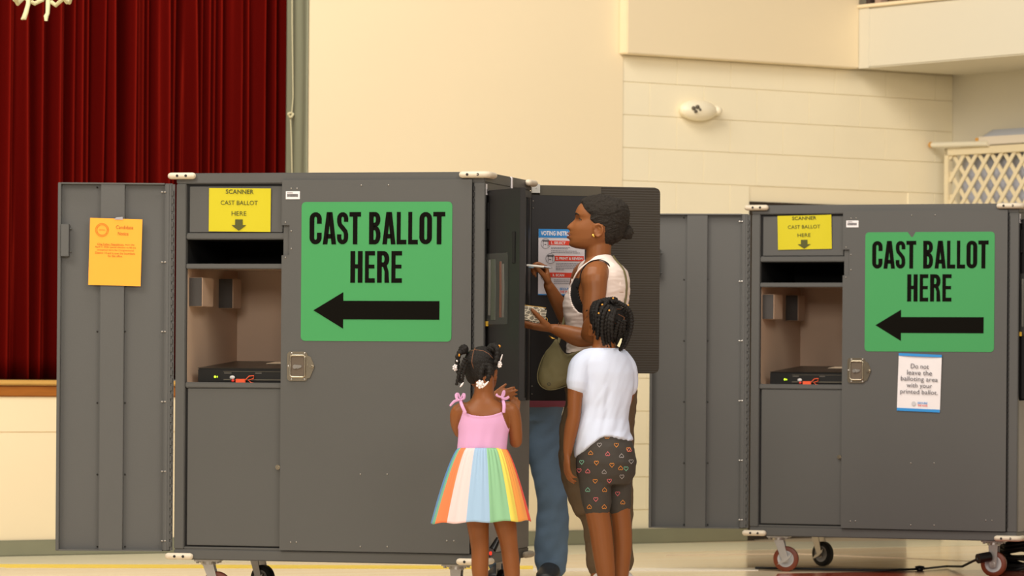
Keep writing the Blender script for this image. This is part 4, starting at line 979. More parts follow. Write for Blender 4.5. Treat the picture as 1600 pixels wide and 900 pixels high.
HAIRK = mat('black_braided_hair', (28, 24, 22), 0.6, var=.4, vscale=90, bump=.6, bscale=260, spec=.3)
LIP = mat('lip', (132, 72, 62), .4); EYEW = mat('eye_white', (224, 214, 204), .2); IRIS = mat('dark_iris', (34, 20, 14), .15)
NAIL = mat('nail', (214, 160, 138), .3)
PART = mat('scalp_parting', (132, 84, 54), .6)
def add_face(f, M, k):
    """eyes, brows, lips as parts of the figure"""
    for sg in (-1, 1):
        c = M @ Vector((24.6*k, sg*12.5*k, 45.8*k)); q = MB(); q.ball(c, 5.1*k, n=16); q.cm = 1; q.ball(c+M.to_3x3() @ Vector((2.7*k, -sg*.4*k, -.6*k)), 2.7*k, n=12); q.build('eye', [EYEW, IRIS], f.root, True)
        q = MB(); e = lambda x, y, z: M @ Vector((x*k, sg*y*k, z*k))
        q.limb([e(29.0, 8.0, 46.0), e(30.6, 11, 47.6), e(29.8, 15, 47.2), e(26.6, 18.6, 45.6)], [.4*k, .6*k, .7*k, .6*k], 6); q.build('eyelid', HAIR, f.root, True)
        q = MB(); q.limb([e(37.2, 5, 53), e(36.6, 10, 55.2), e(34.0, 16, 55.4), e(30.2, 20, 53)], [(.5*k, 1.3*k), (.6*k, 1.5*k), (.5*k, 1.2*k), (.3*k, .6*k)], 6, (0, 0, 1)); q.build('eyebrow', HAIR, f.root, True)
def conf_strip(mesh_obj): pass
# ------------------------------------------------------------------ WOMAN
wf = at(930, 700, 17.3)
wo = Fig('person', 'woman in white tank top and brown trousers holding a white pen and small patterned wallet', Vector((wf.x, wf.y, 0)), 17.25)
kW = 1/wo.k
yawT = R(24); FT = Vector((-math.cos(yawT), math.sin(yawT), 0))
def torso_rows(fig, spec, F, pxref, d=0.0):
    """spec rows: (py, centre px, a_front, a_back, b[, n]) metres for half sizes; centre px measured in the image"""
    o = fig.P(pxref, 576, d); o.z = 0; M = frame(o, F); out = []
    for r in spec:
        c = fig.P(r[1], r[0], d); q = M.inverted() @ c; out.append((c.z, 0 if abs(F[0]) < .3 else q.x, q.y if abs(F[0]) < .3 else 0)+tuple(r[2:]))
    return Rows(out), M
Wspec = [(392, 934, .046, .046, .044), (402, 936, .056, .056, .054), (411, 938, .066, .066, .082), (419, 940, .080, .085, .125), (429, 940, .098, .098, .150), (445, 939, .112, .108, .158),
         (462, 936, .130, .112, .155), (476, 935, .142, .110, .152), (492, 934, .138, .105, .142), (512, 933, .122, .104, .132), (535, 932, .118, .104, .130), (555, 932, .115, .108, .135),
         (580, 934, .118, .130, .155), (606, 936, .122, .150, .172), (630, 936, .122, .150, .172), (655, 935, .118, .135, .165), (672, 934, .09, .10, .13)]
WR, WM = torso_rows(wo, Wspec, FT, 936)
zW = lambda py: wo.P(936, py).z
body = MB()
zs = list(np.linspace(WR.z0, WR.z1, 70)); TP = gridpts(WR.p, 72, zs); body.grid([[WM @ p for p in r] for r in TP], closed=True, cap=True)
MHw = frame(wo.P(936, 389.6), (-1, .10, 0)); add_head(body, MHw, kW)
body.limb([wo.P(941, 362), wo.P(936, 385), wo.P(935, 402), wo.P(938, 416)], [.046, .053, .055, .066], 18)
pS = wo.P(929, 432, -.145); pE = wo.P(927, 527, -.19); pWr = wo.P(866, 514, -.16)
body.limb([wo.P(938, 424, -.08), pS, wo.P(929, 458, -.165), wo.P(926, 490, -.18), pE], [.045, .058, .050, .043, .036], 18)
body.limb([pE, wo.P(906, 527, -.185), wo.P(885, 520, -.175), pWr], [.036, (.042), .034, (.0225)], 18)
pS2 = wo.P(912, 430, .20); pE2 = wo.P(893, 512, .22); pW2 = wo.P(857, 446, .12)
body.limb([wo.P(925, 424, .10), pS2, wo.P(902, 470, .22), pE2], [.045, .052, .043, .036], 16)
body.limb([pE2, wo.P(882, 490, .20), wo.P(868, 466, .16), pW2], [.037, .038, .030, .022], 16)
tipsN = add_hand(body, wo.P(861, 513, -.16), Vector((-1, -.05, .10)), Vector((.05, .25, 1)), Vector((0, -1, .25)), .98, ((10, 22, 16), (10, 22, 16), (8, 22, 16), (6, 24, 18)), (34, 16, 16), .6, thumb_in=.55)
Dp = Vector((-.18, .10, 1)); Np = Vector((-1, -.25, -.1)); Sp = Vector((.15, -1, .1))
tipsP = add_hand(body, pW2, Dp, Np, Sp, .94, ((52, 62, 32), (58, 68, 38), (66, 70, 42), (72, 72, 45)), (34, 34, 34), .5, thumb_in=.55)
# legs (continuous body under the trousers)
legA = [wo.P(925, 640, -.07), wo.P(918, 712, -.065), wo.P(922, 785, -.07), wo.P(929, 840, -.06), wo.P(934, 902, -.05), wo.P(934, 925, -.05)]
legB = [wo.P(950, 640, .08), wo.P(957, 715, .08), wo.P(962, 780, .08), wo.P(969, 840, .08), wo.P(972, 895, .09), wo.P(972, 922, .09)]
for lg in (legA, legB): body.limb(lg, [.080, .066, .044, .036, .030, .034], 16)
wbody = remesh(body, .0042, 'body', SKIN, wo.root, iters=3)
add_face(wo, MHw, kW)
# lips
q = MB(); e = lambda x, y, z: MHw @ Vector((x*kW, y*kW, z*kW))
q.limb([e(44.5, -8, 22), e(47.0, -4, 24.2), e(48.2, 0, 24.4), e(47.0, 4, 24.2), e(44.5, 8, 22)], [.5*kW, 1.7*kW, 1.9*kW, 1.7*kW, .5*kW], 8); q.limb([e(44.5, -7.5, 21), e(47.4, -4, 18.9), e(48.8, 0, 18.6), e(47.4, 4, 18.9), e(44.5, 7.5, 21)], [.5*kW, 1.8*kW, 2.1*kW, 1.8*kW, .5*kW], 8); q.build('lips', LIP, wo.root, True)
# nails
for tp, nm in ((tipsN, 0), (tipsP, 1)):
    for (p, v, N, r) in tp:
        pass
# earring
q = MB(); ec = MHw @ Vector((7*kW, 29.5*kW, 20.5*kW)); q.ball(ec, (.0062, .004, .0072), n=12); q.ball(ec+Vector((.003, -.001, -.004)), (.004, .003, .004), n=10); q.build('gold_earring', mat('gold', (226, 178, 84), .3, .9), wo.root, True)
# hair
from mathutils import noise
def hair_cap(fig, M, k, child, line, thick, rough, name, material, grooves=None):
    f = head_fn(k, child); zsh = head_zs(120); P = gridpts(f, 150, zsh)
    def off(i, j, p):
        x, y, z = p[0]/k, p[1]/k, p[2]/k
        hx = interp(line[0], line[1], z)
        m_ = 1/(1+math.exp(max(-30, min(30, (x-hx)/.7))))
        t_ = thick(x, y, z)*min(1, .35+.65*max(0, (hx-x))/8)
        nn = noise.noise(Vector((x, y, z))*.55)*rough+noise.noise(Vector((x, y, z))*.22)*rough
        g_ = grooves(x, y, z) if grooves else 0
        return k*((t_+nn+g_)*m_-3.0*(1-m_))
    Q = offset_grid(P, off); q = MB(); q.grid([[M @ p for p in r] for r in Q], closed=True, cap=True); return q.build(name, material, fig.root, 85)
lineW = ([0, 4, 5, 20, 35, 36.5, 40, 46, 50, 53, 58, 64, 71, 75, 77, 82], [-60, -60, -9, -9.5, -10, -2, 8, 13, 13.5, 12, 18, 23, 27.5, 33, 60, 60])
def thW(x, y, z): return 2.6+2.2*max(0, min(1, (z-45)/30))+(1.6 if x < -25 else 0)
def grW(x, y, z):
    # two flat twists sweeping from the temple to the bun
    s_ = (z-48)+.42*(x+10); a_ = 0
    for c0 in (6, 17, 27): a_ += 1.1*bump(s_, c0, 3.2)*(.75+.35*math.sin(x*.9+c0))
    return a_-0.6
hc = hair_cap(wo, MHw, kW, 0, lineW, thW, 1.3, 'hair', HAIR, grW)
q = MB(); bunc = MHw @ Vector((-43.5*kW, 0, 26.5*kW))
def lump(c, r, M, am, seed, n=40):
    q = MB(); q.ball((0, 0, 0), r, n=n)
    q.v = [tuple(Vector(c)+M @ (Vector(v)*(1+am*noise.noise(Vector(v)*90+Vector((seed, 0, 0)))+am*.6*noise.noise(Vector(v)*260)))) for v in q.v]; return q
lump(bunc, (10.0*kW, 10*kW, 10.8*kW), Matrix.Identity(4), .22, 1).build('hair_bun', HAIR, wo.root, 85)
# black undershirt then white tank as shells over the torso
def shell(fig, R_, M, z0, z1, offf, name, material, nth=150, nz=150, ang=60, cap=True):
    zs_ = list(np.linspace(z0, z1, nz)); P = gridpts(R_.p, nth, zs_)
    Q = offset_grid(P, offf); q = MB(); q.grid([[M @ p for p in r] for r in Q], closed=True, cap=cap); return q.build(name, material, fig.root, ang)
def pyof(z): return 576-(z-zW(576))*wo.k
INN = -.012
def off_black(i, j, p):
    py = pyof(p[2]); x, y = p[0]/kW, p[1]/kW        # x forward px, y left px
    arm = ((x+4)/17)**2+((py-440)/42)**2            # armhole on either side
    nk = py < (436 if x > 6 else 416)
    if nk or py < 416: return INN
    inside = arm < 1 and abs(y) > 30
    return INN if inside else .0045
BLKC = mat('black_jersey', (20, 18, 18), .8)
shell(wo, WR, WM, zW(560), zW(405), off_black, 'undershirt', BLKC)
TANK = mat('white_rib_jersey', (244, 228, 220), .8, var=.03, vscale=30, bump=.05, bscale=90)
def off_white(i, j, p):
    py = pyof(p[2]); x, y = p[0]/kW, p[1]/kW
    arm = ((x-4)/26)**2+((py-438)/52)**2
    front_neck = x > 0 and abs(y) < 30 and py < 462
    if py < 409 or front_neck or (abs(y) > 22 and py < 416 and False): return INN
    if abs(y) > 26 and arm < 1: return INN
    fold = .003*noise.noise(Vector((x*.03, y*.03, py*.10)))+.002*noise.noise(Vector((x*.06+5, y*.06, py*.22)))
    return .0095+fold
shell(wo, WR, WM, zW(552), zW(402), off_white, 'tank_top', TANK)
def bvh_of(o_): 
    me = o_.data; return BVHTree.FromPolygons([v.co.copy() for v in me.vertices], [tuple(p.vertices) for p in me.polygons])
def ribbon(bvh, pts, widths, off, name, material, parent, th=.003, n=40):
    """band of cloth laid on a body: smooth path, snapped to the nearest surface"""
    P_ = [Vector(p) for p in pts]; k_ = len(P_); C_ = []; N_ = []; W_ = []
    for i in range(n+1):
        t_ = i/n*(k_-1); a = min(int(t_), k_-2); f_ = t_-a; p0, p1, p2, p3 = P_[max(a-1, 0)], P_[a], P_[a+1], P_[min(a+2, k_-1)]
        p = .5*(2*p1+(p2-p0)*f_+(2*p0-5*p1+4*p2-p3)*f_*f_+(-p0+3*p1-3*p2+p3)*f_**3)
        h = bvh.find_nearest(p); C_.append(h[0]); N_.append(h[1]); W_.append(widths[a]*(1-f_)+widths[a+1]*f_)
    for _ in range(3): 
        C_ = [C_[0]]+[(C_[i-1]+C_[i]*2+C_[i+1])/4 for i in range(1, n)]+[C_[-1]]; N_ = [N_[0]]+[(N_[i-1]+N_[i]+N_[i+1]).normalized() for i in range(1, n)]+[N_[-1]]
    rows = []
    for i in range(n+1):
        t_ = (C_[min(i+1, n)]-C_[max(i-1, 0)]).normalized(); sd = t_.cross(N_[i]).normalized(); r = []
        for j in range(9):
            q_ = C_[i]+sd*W_[i]*(j/4-1); h = bvh.find_nearest(q_); r.append(h[0]+h[1]*off)
        rows.append(r)
    q = MB(); q.grid(rows); return q.build(name, material, parent, 80, th, False)
wbv = bvh_of(wbody)
ribbon(wbv, [wo.P(889, 468, -.03), wo.P(896, 452, -.06), wo.P(905, 434, -.085), wo.P(914, 421, -.09), wo.P(925, 411, -.08), wo.P(940, 403, -.055), wo.P(956, 411, -.045), wo.P(967, 432, -.05), wo.P(971, 458, -.06)], [.006, .005, .005, .006, .009, .016, .026, .036, .040], .0085, 'shoulder_strap', TANK, wo.root)
ribbon(wbv, [wo.P(903, 450, -.12), wo.P(911, 428, -.13), wo.P(926, 413, -.11), wo.P(941, 408, -.10), wo.P(953, 418, -.10), wo.P(958, 446, -.12)], [.006, .006, .007, .008, .009, .007], .005, 'undershirt_strap', BLKC, wo.root)
ribbon(wbv, [wo.P(932, 407, .09), wo.P(926, 412, .10), wo.P(912, 425, .11), wo.P(904, 445, .09)], [.014, .014, .013, .013], .0085, 'shoulder_strap', TANK, wo.root)
OLIVE = mat('olive_canvas', (124, 116, 80), .75, var=.08, vscale=12, bump=.1, bscale=180)
ribbon(wbv, [wo.P(950, 405, -.02), wo.P(966, 420, -.035), wo.P(973, 445, -.045), wo.P(974, 475, -.05), wo.P(962, 520, -.10), wo.P(935, 545, -.14)], [.007]*6, .013, 'bag_strap', OLIVE, wo.root)
q = MB(); q.limb([wo.P(872, 536, -.02), wo.P(878, 515, -.0), wo.P(884, 490, .03), wo.P(892, 470, .06)], [(.006, .003)]*4, 8, (0, 1, 0)); q.build('bag_strap', OLIVE, wo.root, True)
q = MB(); q.tube([pWr+Vector((.016, 0, 0))+Vector((.002*math.sin(t), .026*math.cos(t), .026*math.sin(t))) for t in np.linspace(0, 6.2832, 24)], .0017, 6); q.tube([pWr+Vector((.026, 0, 0))+Vector((.003*math.sin(t), .027*math.cos(t), .027*math.sin(t))) for t in np.linspace(0, 6.2832, 24)], .0015, 6)
q.build('bracelet', mat('brown_cord', (92, 52, 28), .5), wo.root, True)
q = MB(); q.limb([wo.P(858, 525, -.17), wo.P(862, 528, -.18), wo.P(867, 529, -.18)], [.0025, .0035, .002], 8); q.build('bracelet_charm', mat('gold', (226, 178, 84), .3, .9), wo.root, True)
# trousers
BRN = mat('brown_twill', (98, 80, 58), .8, var=.08, vscale=10, bump=.08, bscale=120)
tr = MB()
Tspec = [(548, 932, .122, .118, .140), (580, 934, .128, .142, .165), (606, 936, .132, .160, .182), (630, 936, .132, .160, .182), (655, 935, .135, .148, .180), (690, 934, .128, .132, .170), (705, 934, .10, .10, .14)]
TR, TM = torso_rows(wo, Tspec, FT, 936)
tr.grid([[TM @ TR.p(2*math.pi*j/60, z) for j in range(60)] for z in np.linspace(TR.z0, TR.z1, 40)], closed=True, cap=True)
tr.limb([wo.P(922, 645, -.07), wo.P(913, 700, -.065), wo.P(915, 748, -.07), wo.P(921, 784, -.08)], [.115, .108, .098, .082], 22)
tr.limb([wo.P(921, 770, -.07), wo.P(927, 800, -.07), wo.P(932, 840, -.06), wo.P(934, 884, -.05)], [.078, .064, .053, .046], 22)
tr.limb([wo.P(950, 645, .08), wo.P(956, 715, .08), wo.P(961, 780, .08), wo.P(968, 840, .08), wo.P(971, 878, .09)], [.112, .095, .076, .056, .048], 22)
def foldn(am, sc, sz=1.0):
    def d(co, n): return n*(am*noise.noise(Vector((co.x*sc, co.y*sc, co.z*sc*sz)))+am*.5*noise.noise(Vector((co.x*sc*2.3, co.y*sc*2.3, co.z*sc*sz*2.3))))
    return d
remesh(tr, .007, 'trousers', BRN, wo.root, iters=4, disp=foldn(.008, 12, 1.2))
# shoes
SNK = mat('white_sneaker', (226, 220, 216), .5); SOLE = mat('shoe_sole', (236, 232, 226), .5)
def shoe(fig, ank, toe, k_, material, sole, name='shoe', laces=None, high=.08):
    a = Vector((ank.x, ank.y, 0)); d = Vector((toe[0], toe[1], 0)).normalized(); M = frame(a, d)
    q = MB(); q.limb([M @ Vector((-.055*k_, 0, .045*k_)), M @ Vector((0, 0, .050*k_)), M @ Vector((.07*k_, 0, .040*k_)), M @ Vector((.14*k_, 0, .032*k_)), M @ Vector((.185*k_, 0, .026*k_))], [(.034*k_, .042*k_), (.040*k_, .048*k_), (.044*k_, .038*k_), (.046*k_, .030*k_), (.036*k_, .022*k_)], 16, (0, 0, 1))
    q.limb([M @ Vector((-.012*k_, 0, .05*k_)), M @ Vector((-.012*k_, 0, .05*k_+high*k_))], [.043*k_, .042*k_], 16, sub=2)
    o_ = remesh(q, .006, name, material, fig.root, iters=3)
    q = MB(); pts = [M @ Vector((x*k_, y*k_, 0)) for x, y in ((-.095, 0), (-.085, .032), (-.04, .042), (.05, .044), (.13, .052), (.19, .036), (.215, 0), (.19, -.036), (.13, -.052), (.05, -.044), (-.04, -.042), (-.085, -.032))]
    n = len(pts); q.add([p for p in pts]+[p+Vector((0, 0, .022*k_)) for p in pts], [tuple(range(n)), tuple(range(2*n-1, n-1, -1))]+[(i, (i+1) % n, (i+1) % n+n, i+n) for i in range(n)]); q.build('sole', sole, o_)
    if laces:
        q = MB()
        for i in range(5):
            x = .02+.022*i; zt = .088-.010*i
            for sg in (1, -1): q.limb([M @ Vector((x*k_, -.022*k_*sg, (zt-.008)*k_)), M @ Vector(((x+.01)*k_, 0, (zt+.004)*k_)), M @ Vector(((x+.02)*k_, .022*k_*sg, (zt-.012)*k_))], [.0035*k_]*3, 6)
        q.build('laces', laces, o_, True)['kind'] = 'stuff'
    return o_
shoe(wo, legA[-2], (-1, .3), 1.0, SNK, SOLE, high=.055); shoe(wo, legB[-2], (-1, .4), 1.0, SNK, SOLE, high=.04)
# held things
PENW = mat('white_pen', (240, 238, 232), .25); tipm = mat('pen_metal', (150, 150, 156), .3, .8)
pa_, pb_2 = wo.P(823, 414.5, .06), wo.P(864, 418.5, .04)
dpen = (pb_2-pa_).normalized(); pen = thing('pen', 'white ballpoint pen held up in the woman\'s raised hand', 'pen', pa_+wo.o)
q = MB(); q.tube([Vector((0, 0, 0)), dpen*.006, dpen*.075], [.0035, .0052, .0052], 12); q.build('barrel', PENW, pen, True)
q = MB(); q.tube([dpen*.075, dpen*.10, dpen*.113], [.0054, .0044, .001], 12); q.build('grip', tipm, pen, True)
q = MB(); q.tube([dpen*.008+Vector((0, -.002, -.007)), dpen*.03+Vector((0, -.002, -.008))], .0022, 8); q.build('clip', mat('pen_clip_blue', (120, 150, 170), .3), pen, True)
def voro():
    M = bpy.data.materials.new('giraffe_print'); M.use_nodes = True; nt = M.node_tree; b = nt.nodes['Principled BSDF']; b.inputs['Roughness'].default_value = .5
    tc = nt.nodes.new('ShaderNodeTexCoord'); v = nt.nodes.new('ShaderNodeTexVoronoi'); v.feature = 'DISTANCE_TO_EDGE'; v.inputs['Scale'].default_value = 62
    mp = nt.nodes.new('ShaderNodeMapping'); mp.inputs['Scale'].default_value = (.8, 1, 1.25); nt.links.new(tc.outputs['Object'], mp.inputs[0]); nt.links.new(mp.outputs[0], v.inputs['Vector'])
    r_ = nt.nodes.new('ShaderNodeValToRGB'); r_.color_ramp.elements[0].color = rgb((226, 216, 196)); r_.color_ramp.elements[0].position = .07; r_.color_ramp.elements[1].color = rgb((132, 124, 108)); r_.color_ramp.elements[1].position = .12
    nt.links.new(v.outputs['Distance'], r_.inputs[0]); nt.links.new(r_.outputs[0], b.inputs['Base Color']); return M
wp = wo.P(832.5, 491.5, -.19)
wal = thing('wallet', 'small grey and white animal-print wallet held in the woman\'s lowered hand', 'wallet', frame(wp+wo.o, (1, .08, -.12)))
q = MB(); q.bbox((-.055, -.011, -.034), (.055, .011, .034), .008); q.build('cover', voro(), wal, True)
q = MB(); q.limb([(-.052, .0, .0345), (.05, .0, .0345)], [.002, .002], 6); q.tube([(.056+.008*math.sin(t), 0, -.004-.012+.010*math.cos(t)) for t in np.linspace(0, 6.28, 16)], .0012, 6); q.build('zip', mat('gold', (226, 178, 84), .3, .9), wal, True)
# bag
bag = thing('shoulder_bag', 'olive canvas crescent shoulder bag hanging at the woman\'s front', 'bag', Vector((wo.o.x, wo.o.y, 0)))
bo = wo.P(880, 570, -.10); MB_ = frame(bo, (1, -.0, 0), Vector((0, 0, 1)))
ol = [(869, 530), (860, 540), (850, 555), (843, 572), (840, 588), (843, 600), (851, 607), (862, 609), (876, 606), (890, 600), (906, 588), (922, 570), (934, 556), (930, 547), (912, 544), (898, 550), (886, 554), (876, 544)]
def smooth_loop(pp, n=4):
    out = []; k_ = len(pp)
    for i in range(k_):
        p0, p1, p2, p3 = [Vector(pp[(i+d_) % k_]) for d_ in (-1, 0, 1, 2)]
        for j in range(n):
            t_ = j/n; out.append(tuple(.5*(2*p1+(p2-p0)*t_+(2*p0-5*p1+4*p2-p3)*t_*t_+(-p0+3*p1-3*p2+p3)*t_**3)))
    return out
ol = smooth_loop(ol); q = MB(); pillow(q, [((x-880)*kW, (570-y)*kW) for x, y in ol], .042, MB_, n=10, power=2.6)
remesh(q, .005, 'bag_body', OLIVE, bag, iters=2, disp=foldn(.006, 16))
q = MB(); q.tube([MB_ @ Vector(((x-880)*kW, -.012, (570-y)*kW)) for x, y in ol[8:44]], .0022, 6); q.build('seam', OLIVE, bag, True)
q = MB(); sc_ = MB_ @ Vector((-22*kW, -.052, -30*kW)); q.tube([sc_+Vector((.006*math.cos(t), 0, .006*math.sin(t))) for t in np.linspace(0, 6.28, 16)], .0016, 6); q.build('snap', mat('dark_snap', (66, 60, 40), .4), bag, True)
# ------------------------------------------------------------------ SMALL GIRL (rainbow skirt)
gf = at(758, 900, 16.25)
g1 = Fig('person', 'small girl in pink sundress with rainbow tulle skirt seen from behind', Vector((gf.x, gf.y, 0)), 16.25)
kg = 1/g1.k; F1 = Vector((.10, 1, 0)).normalized()
G = [(598, 757, .036, .040, .038), (614, 756, .038, .040, .040), (625, 756, .042, .042, .052), (631, 756, .050, .046, .078), (637, 757, .058, .052, .100), (645, 757, .064, .058, .104), (660, 757, .068, .062, .100),
     (680, 755, .068, .062, .094), (702, 753, .070, .064, .094), (730, 752, .078, .080, .108), (760, 752, .078, .085, .115), (780, 752, .06, .06, .10)]
GR, GM = torso_rows(g1, G, F1, 756)
b1_ = MB(); b1_.grid([[GM @ p for p in r] for r in gridpts(GR.p, 64, list(np.linspace(GR.z0, GR.z1, 60)))], closed=True, cap=True)
kh1 = 67/82*kg
hb1 = g1.P(753, 609.5, .045); MH1 = frame(hb1, (.30, .95, -.03)); 
add_head(b1_, MH1, kh1, .6)
b1_.limb([g1.P(757, 592, .0), g1.P(757, 612, -.0), g1.P(757, 630, 0)], [.038, .037, .048], 16)
# right arm: elbow down, forearm forward; left arm crossing in front
b1_.limb([g1.P(783, 640, .0), g1.P(798, 641, .0), g1.P(804, 660, .005), g1.P(806, 684, .02), g1.P(806, 690, .035)], [.030, .033, .029, .026, .024], 14)
b1_.limb([g1.P(806, 690, .03), g1.P(806, 672, .10), g1.P(802, 658, .16), g1.P(802, 656, .19)], [.026, .026, .022, .017], 14)
add_hand(b1_, g1.P(802, 655, .19), Vector((.1, .25, .9)), Vector((.1, 1, -.2)), Vector((-1, 0, .1)), .62, ((12, 16, 12),)*4, (40, 16, 10))
b1_.limb([g1.P(733, 640, .0), g1.P(717, 643, .0), g1.P(714, 660, .02), g1.P(718, 675, .05)], [.030, .032, .027, .023], 14)
b1_.limb([g1.P(718, 675, .05), g1.P(735, 660, .13), g1.P(755, 635, .18), g1.P(770, 622, .20)], [.023, .023, .020, .015], 14)
add_hand(b1_, g1.P(770, 621, .20), Vector((1, .05, .22)), Vector((0, 1, 0)), Vector((-.2, 0, 1)), .62, ((4, 6, 4), (4, 6, 4), (10, 8, 4), (16, 12, 4)), (30, 10, 6), 2.2)
for sx, pts, rr_ in ((0, ((742, 770), (747, 822), (750, 858), (750, 890), (752, 925), (753, 955)), (.056, .044, .036, .034, .026, .026)), (1, ((778, 770), (790, 822), (795, 850), (799, 885), (802, 925), (803, 955)), (.056, .044, .036, .034, .026, .026))):
    b1_.limb([g1.P(x, y, 0) for x, y in pts], list(rr_), 16)
remesh(b1_, .0042, 'body', SKINK, g1.root, iters=3)
add_face(g1, MH1, kh1)
LILAC = mat('lilac_jersey', (222, 168, 214), .8, var=.04, vscale=15, bump=.05, bscale=60)
z1 = lambda py: g1.P(756, py).z
def py1(z): return 576-(z-z1(576))*g1.k
def off_bod(i, j, p):
    py = py1(p[2]); y = -p[1]/kg      # + = image right
    top = 650-7.0*(abs(y-0)/31)**2
    if abs(y) > 30: top = 644+(abs(y)-30)*3.3
    if p[0] > 0: top = 640
    if py < top: return -.010
    return .005+.0012*math.sin(y*.35+py*.05)*bump(py, 690, 25)+.0018*bump(py, top+1.5, 2.0)
shell(g1, GR, GM, z1(706), z1(632), off_bod, 'dress_bodice', LILAC)
q = MB()
q.limb([g1.P(727, 645, -.060), g1.P(722, 634, -.056), g1.P(719, 625, -.025), g1.P(721, 627, .03), g1.P(724, 640, .06)], [(.0065, .003)]*5, 8, (0, 1, .3)); q.build('shoulder_strap', LILAC, g1.root, True)
q = MB(); q.limb([g1.P(787, 644, -.060), g1.P(787.5, 633, -.056), g1.P(785, 624, -.025), g1.P(785, 626, .03), g1.P(785, 640, .06)], [(.0065, .003)]*5, 8, (0, 1, .3)); q.build('shoulder_strap', LILAC, g1.root, True)
for pts in (((719, 624), (716, 616), (713, 617), (714, 623), (718, 625)), ((719, 624), (723, 618), (725, 616), (725, 622), (720, 625))):
    q = MB(); q.limb([g1.P(x, y, -.03-.003*i) for i, (x, y) in enumerate(pts)], [(.003, .002), (.005, .002), (.006, .002), (.005, .002), (.003, .002)], 8, (0, 1, .2)); q.build('bow_loop', LILAC, g1.root, True)
q = MB(); q.limb([g1.P(718, 625, -.035), g1.P(710, 627, -.04), g1.P(703.5, 634, -.04)], [(.004, .002), (.0055, .002), (.004, .002)], 8, (0, 1, .2)); q.build('bow_tail', LILAC, g1.root, True)
for pts in (((784, 621), (776, 618), (777, 616)), ((784, 620), (786, 613), (788, 611), (787.5, 617), (784.5, 621)),): 
    q = MB(); q.limb([g1.P(x, y, -.04) for x, y in pts], [(.004, .002)]*len(pts), 8, (0, 1, .2)); q.build('bow_loop', LILAC, g1.root, True)
q = MB(); q.limb([g1.P(784, 622, -.04), g1.P(790, 623, -.045), g1.P(795, 620, -.05)], [(.004, .002), (.006, .002), (.005, .002)], 8, (0, 1, .2)); q.build('bow_tail', LILAC, g1.root, True)
SK = [mat('tulle_'+n_, c_, .7, sheen=.2) for n_, c_ in (('blue', (82, 134, 190)), ('teal', (112, 178, 150)), ('orange_red', (250, 128, 76)), ('pink', (240, 206, 206)), ('sky', (158, 190, 222)), ('green', (142, 196, 152)), ('yellow', (246, 224, 96)), ('orange', (250, 166, 80)), ('red', (232, 80, 62)))]
def skirt_col(phi):   # phi: angle seen from behind, -90 left, +90 right
    for lim, c in ((-74, 0), (-63, 1), (-43, 2), (-17, 3), (11, 4), (37, 5), (51, 6), (74, 7), (90, 8), (120, 0), (150, 1), (180, 3), (210, 7), (240, 6), (271, 5)):
        if phi < lim: return c
    return 0
nth = 360; rows = []
for i, t_ in enumerate(np.linspace(0, 1, 34)):
    py = 700+t_*116; cpx = 753-2.5*t_; a = (36.5+41*(t_**.72)); 
    row = []
    for j in range(nth):
        phi = -90+360*j/nth; ph = R(phi)
        rip = 1+.024*math.sin(9*ph+.6+1.2*math.sin(2*ph))*t_**1.3+.014*math.sin(23*ph+2+2*math.sin(3*ph))*(.3+t_)*(1-.5*t_)+.016*math.sin(54*ph+2*math.sin(5*ph))*(1-t_)**2
        dpt = a*.80
        x = cpx+a*rip*math.sin(ph); yy = -dpt*kg*rip*math.cos(ph)
        row.append(g1.P(x, py+(3.5*math.sin(ph)*-.6+1.2*math.sin(9*ph))*t_, yy))
    rows.append(row)
q = MB(); q.grid(rows, closed=True, mif=lambda i, j: skirt_col(-90+360*(j+.5)/nth)); q.build('tulle_skirt', SK, g1.root, 85, .0015)
q = MB(); rows2 = [[p*.0+p+(Vector((0, 0, .004))) for p in r] for r in rows[1:32]]
cc_ = [sum(r, Vector())/len(r) for r in rows2]; rows2 = [[c+(p-c)*.93 for p in r] for c, r in zip(cc_, rows2)]
q.grid(rows2, closed=True, mif=lambda i, j: skirt_col(-90+360*(j+.5)/nth)); q.build('skirt_lining', SK, g1.root, 85, .0015)
# hair of the small girl
line1 = ([0, 12, 13, 20, 38, 40, 46, 55, 66, 72, 76, 82], [-60, -60, -12, -10, -9, 4, 10, 14, 20, 26, 40, 60])
def part1(x, y, z): 
    # centre parting down the back and an arc from ear to ear
    g_ = 0
    return g_
hair_cap(g1, MH1, kh1, .6, line1, lambda x, y, z: 2.4, .5, 'hair', HAIRK, lambda x, y, z: -1.1*bump(y, 4, 1.0)*(1 if x < -5 else 0)-1.1*bump(z, 66+.0*x-abs(y)*.35, 1.1)*(1 if z > 40 and x < 10 else 0))
def bvh_of(o_): 
    me = o_.data; return BVHTree.FromPolygons([v.co.copy() for v in me.vertices], [tuple(p.vertices) for p in me.polygons])
def drape(fig, bvh, pxs, rad, name, material, off=.0005, mbx=None, flat=True):
    """a thin strand laid on a surface, following points seen from behind the figure"""
    o0 = Vector((0, 0, CAMZ))-fig.o; pts = []
    for px, py in pxs:
        d = ray(px, py).normalized(); h = bvh.ray_cast(o0, d)
        if h[0] is not None: pts.append(h[0]+h[1]*off if h[1].dot(d) < 0 else h[0]-h[1]*off)
    if len(pts) < 2: return None
    q = mbx or MB(); q.tube(pts, rad, 6)
    return q if mbx else q.build(name, material, fig.root, True)
hb = [o_ for o_ in bpy.data.objects if o_.parent == g1.root and o_.name.startswith('hair')][0]
bv = bvh_of(hb)
def line_pts(*pp, n=24):
    P_ = [Vector(p) for p in pp]; out = []
    for i in range(len(P_)-1):
        for j in range(n//(len(P_)-1)): out.append(tuple(P_[i].lerp(P_[i+1], j/(n//(len(P_)-1)))))
    return out+[tuple(P_[-1])]
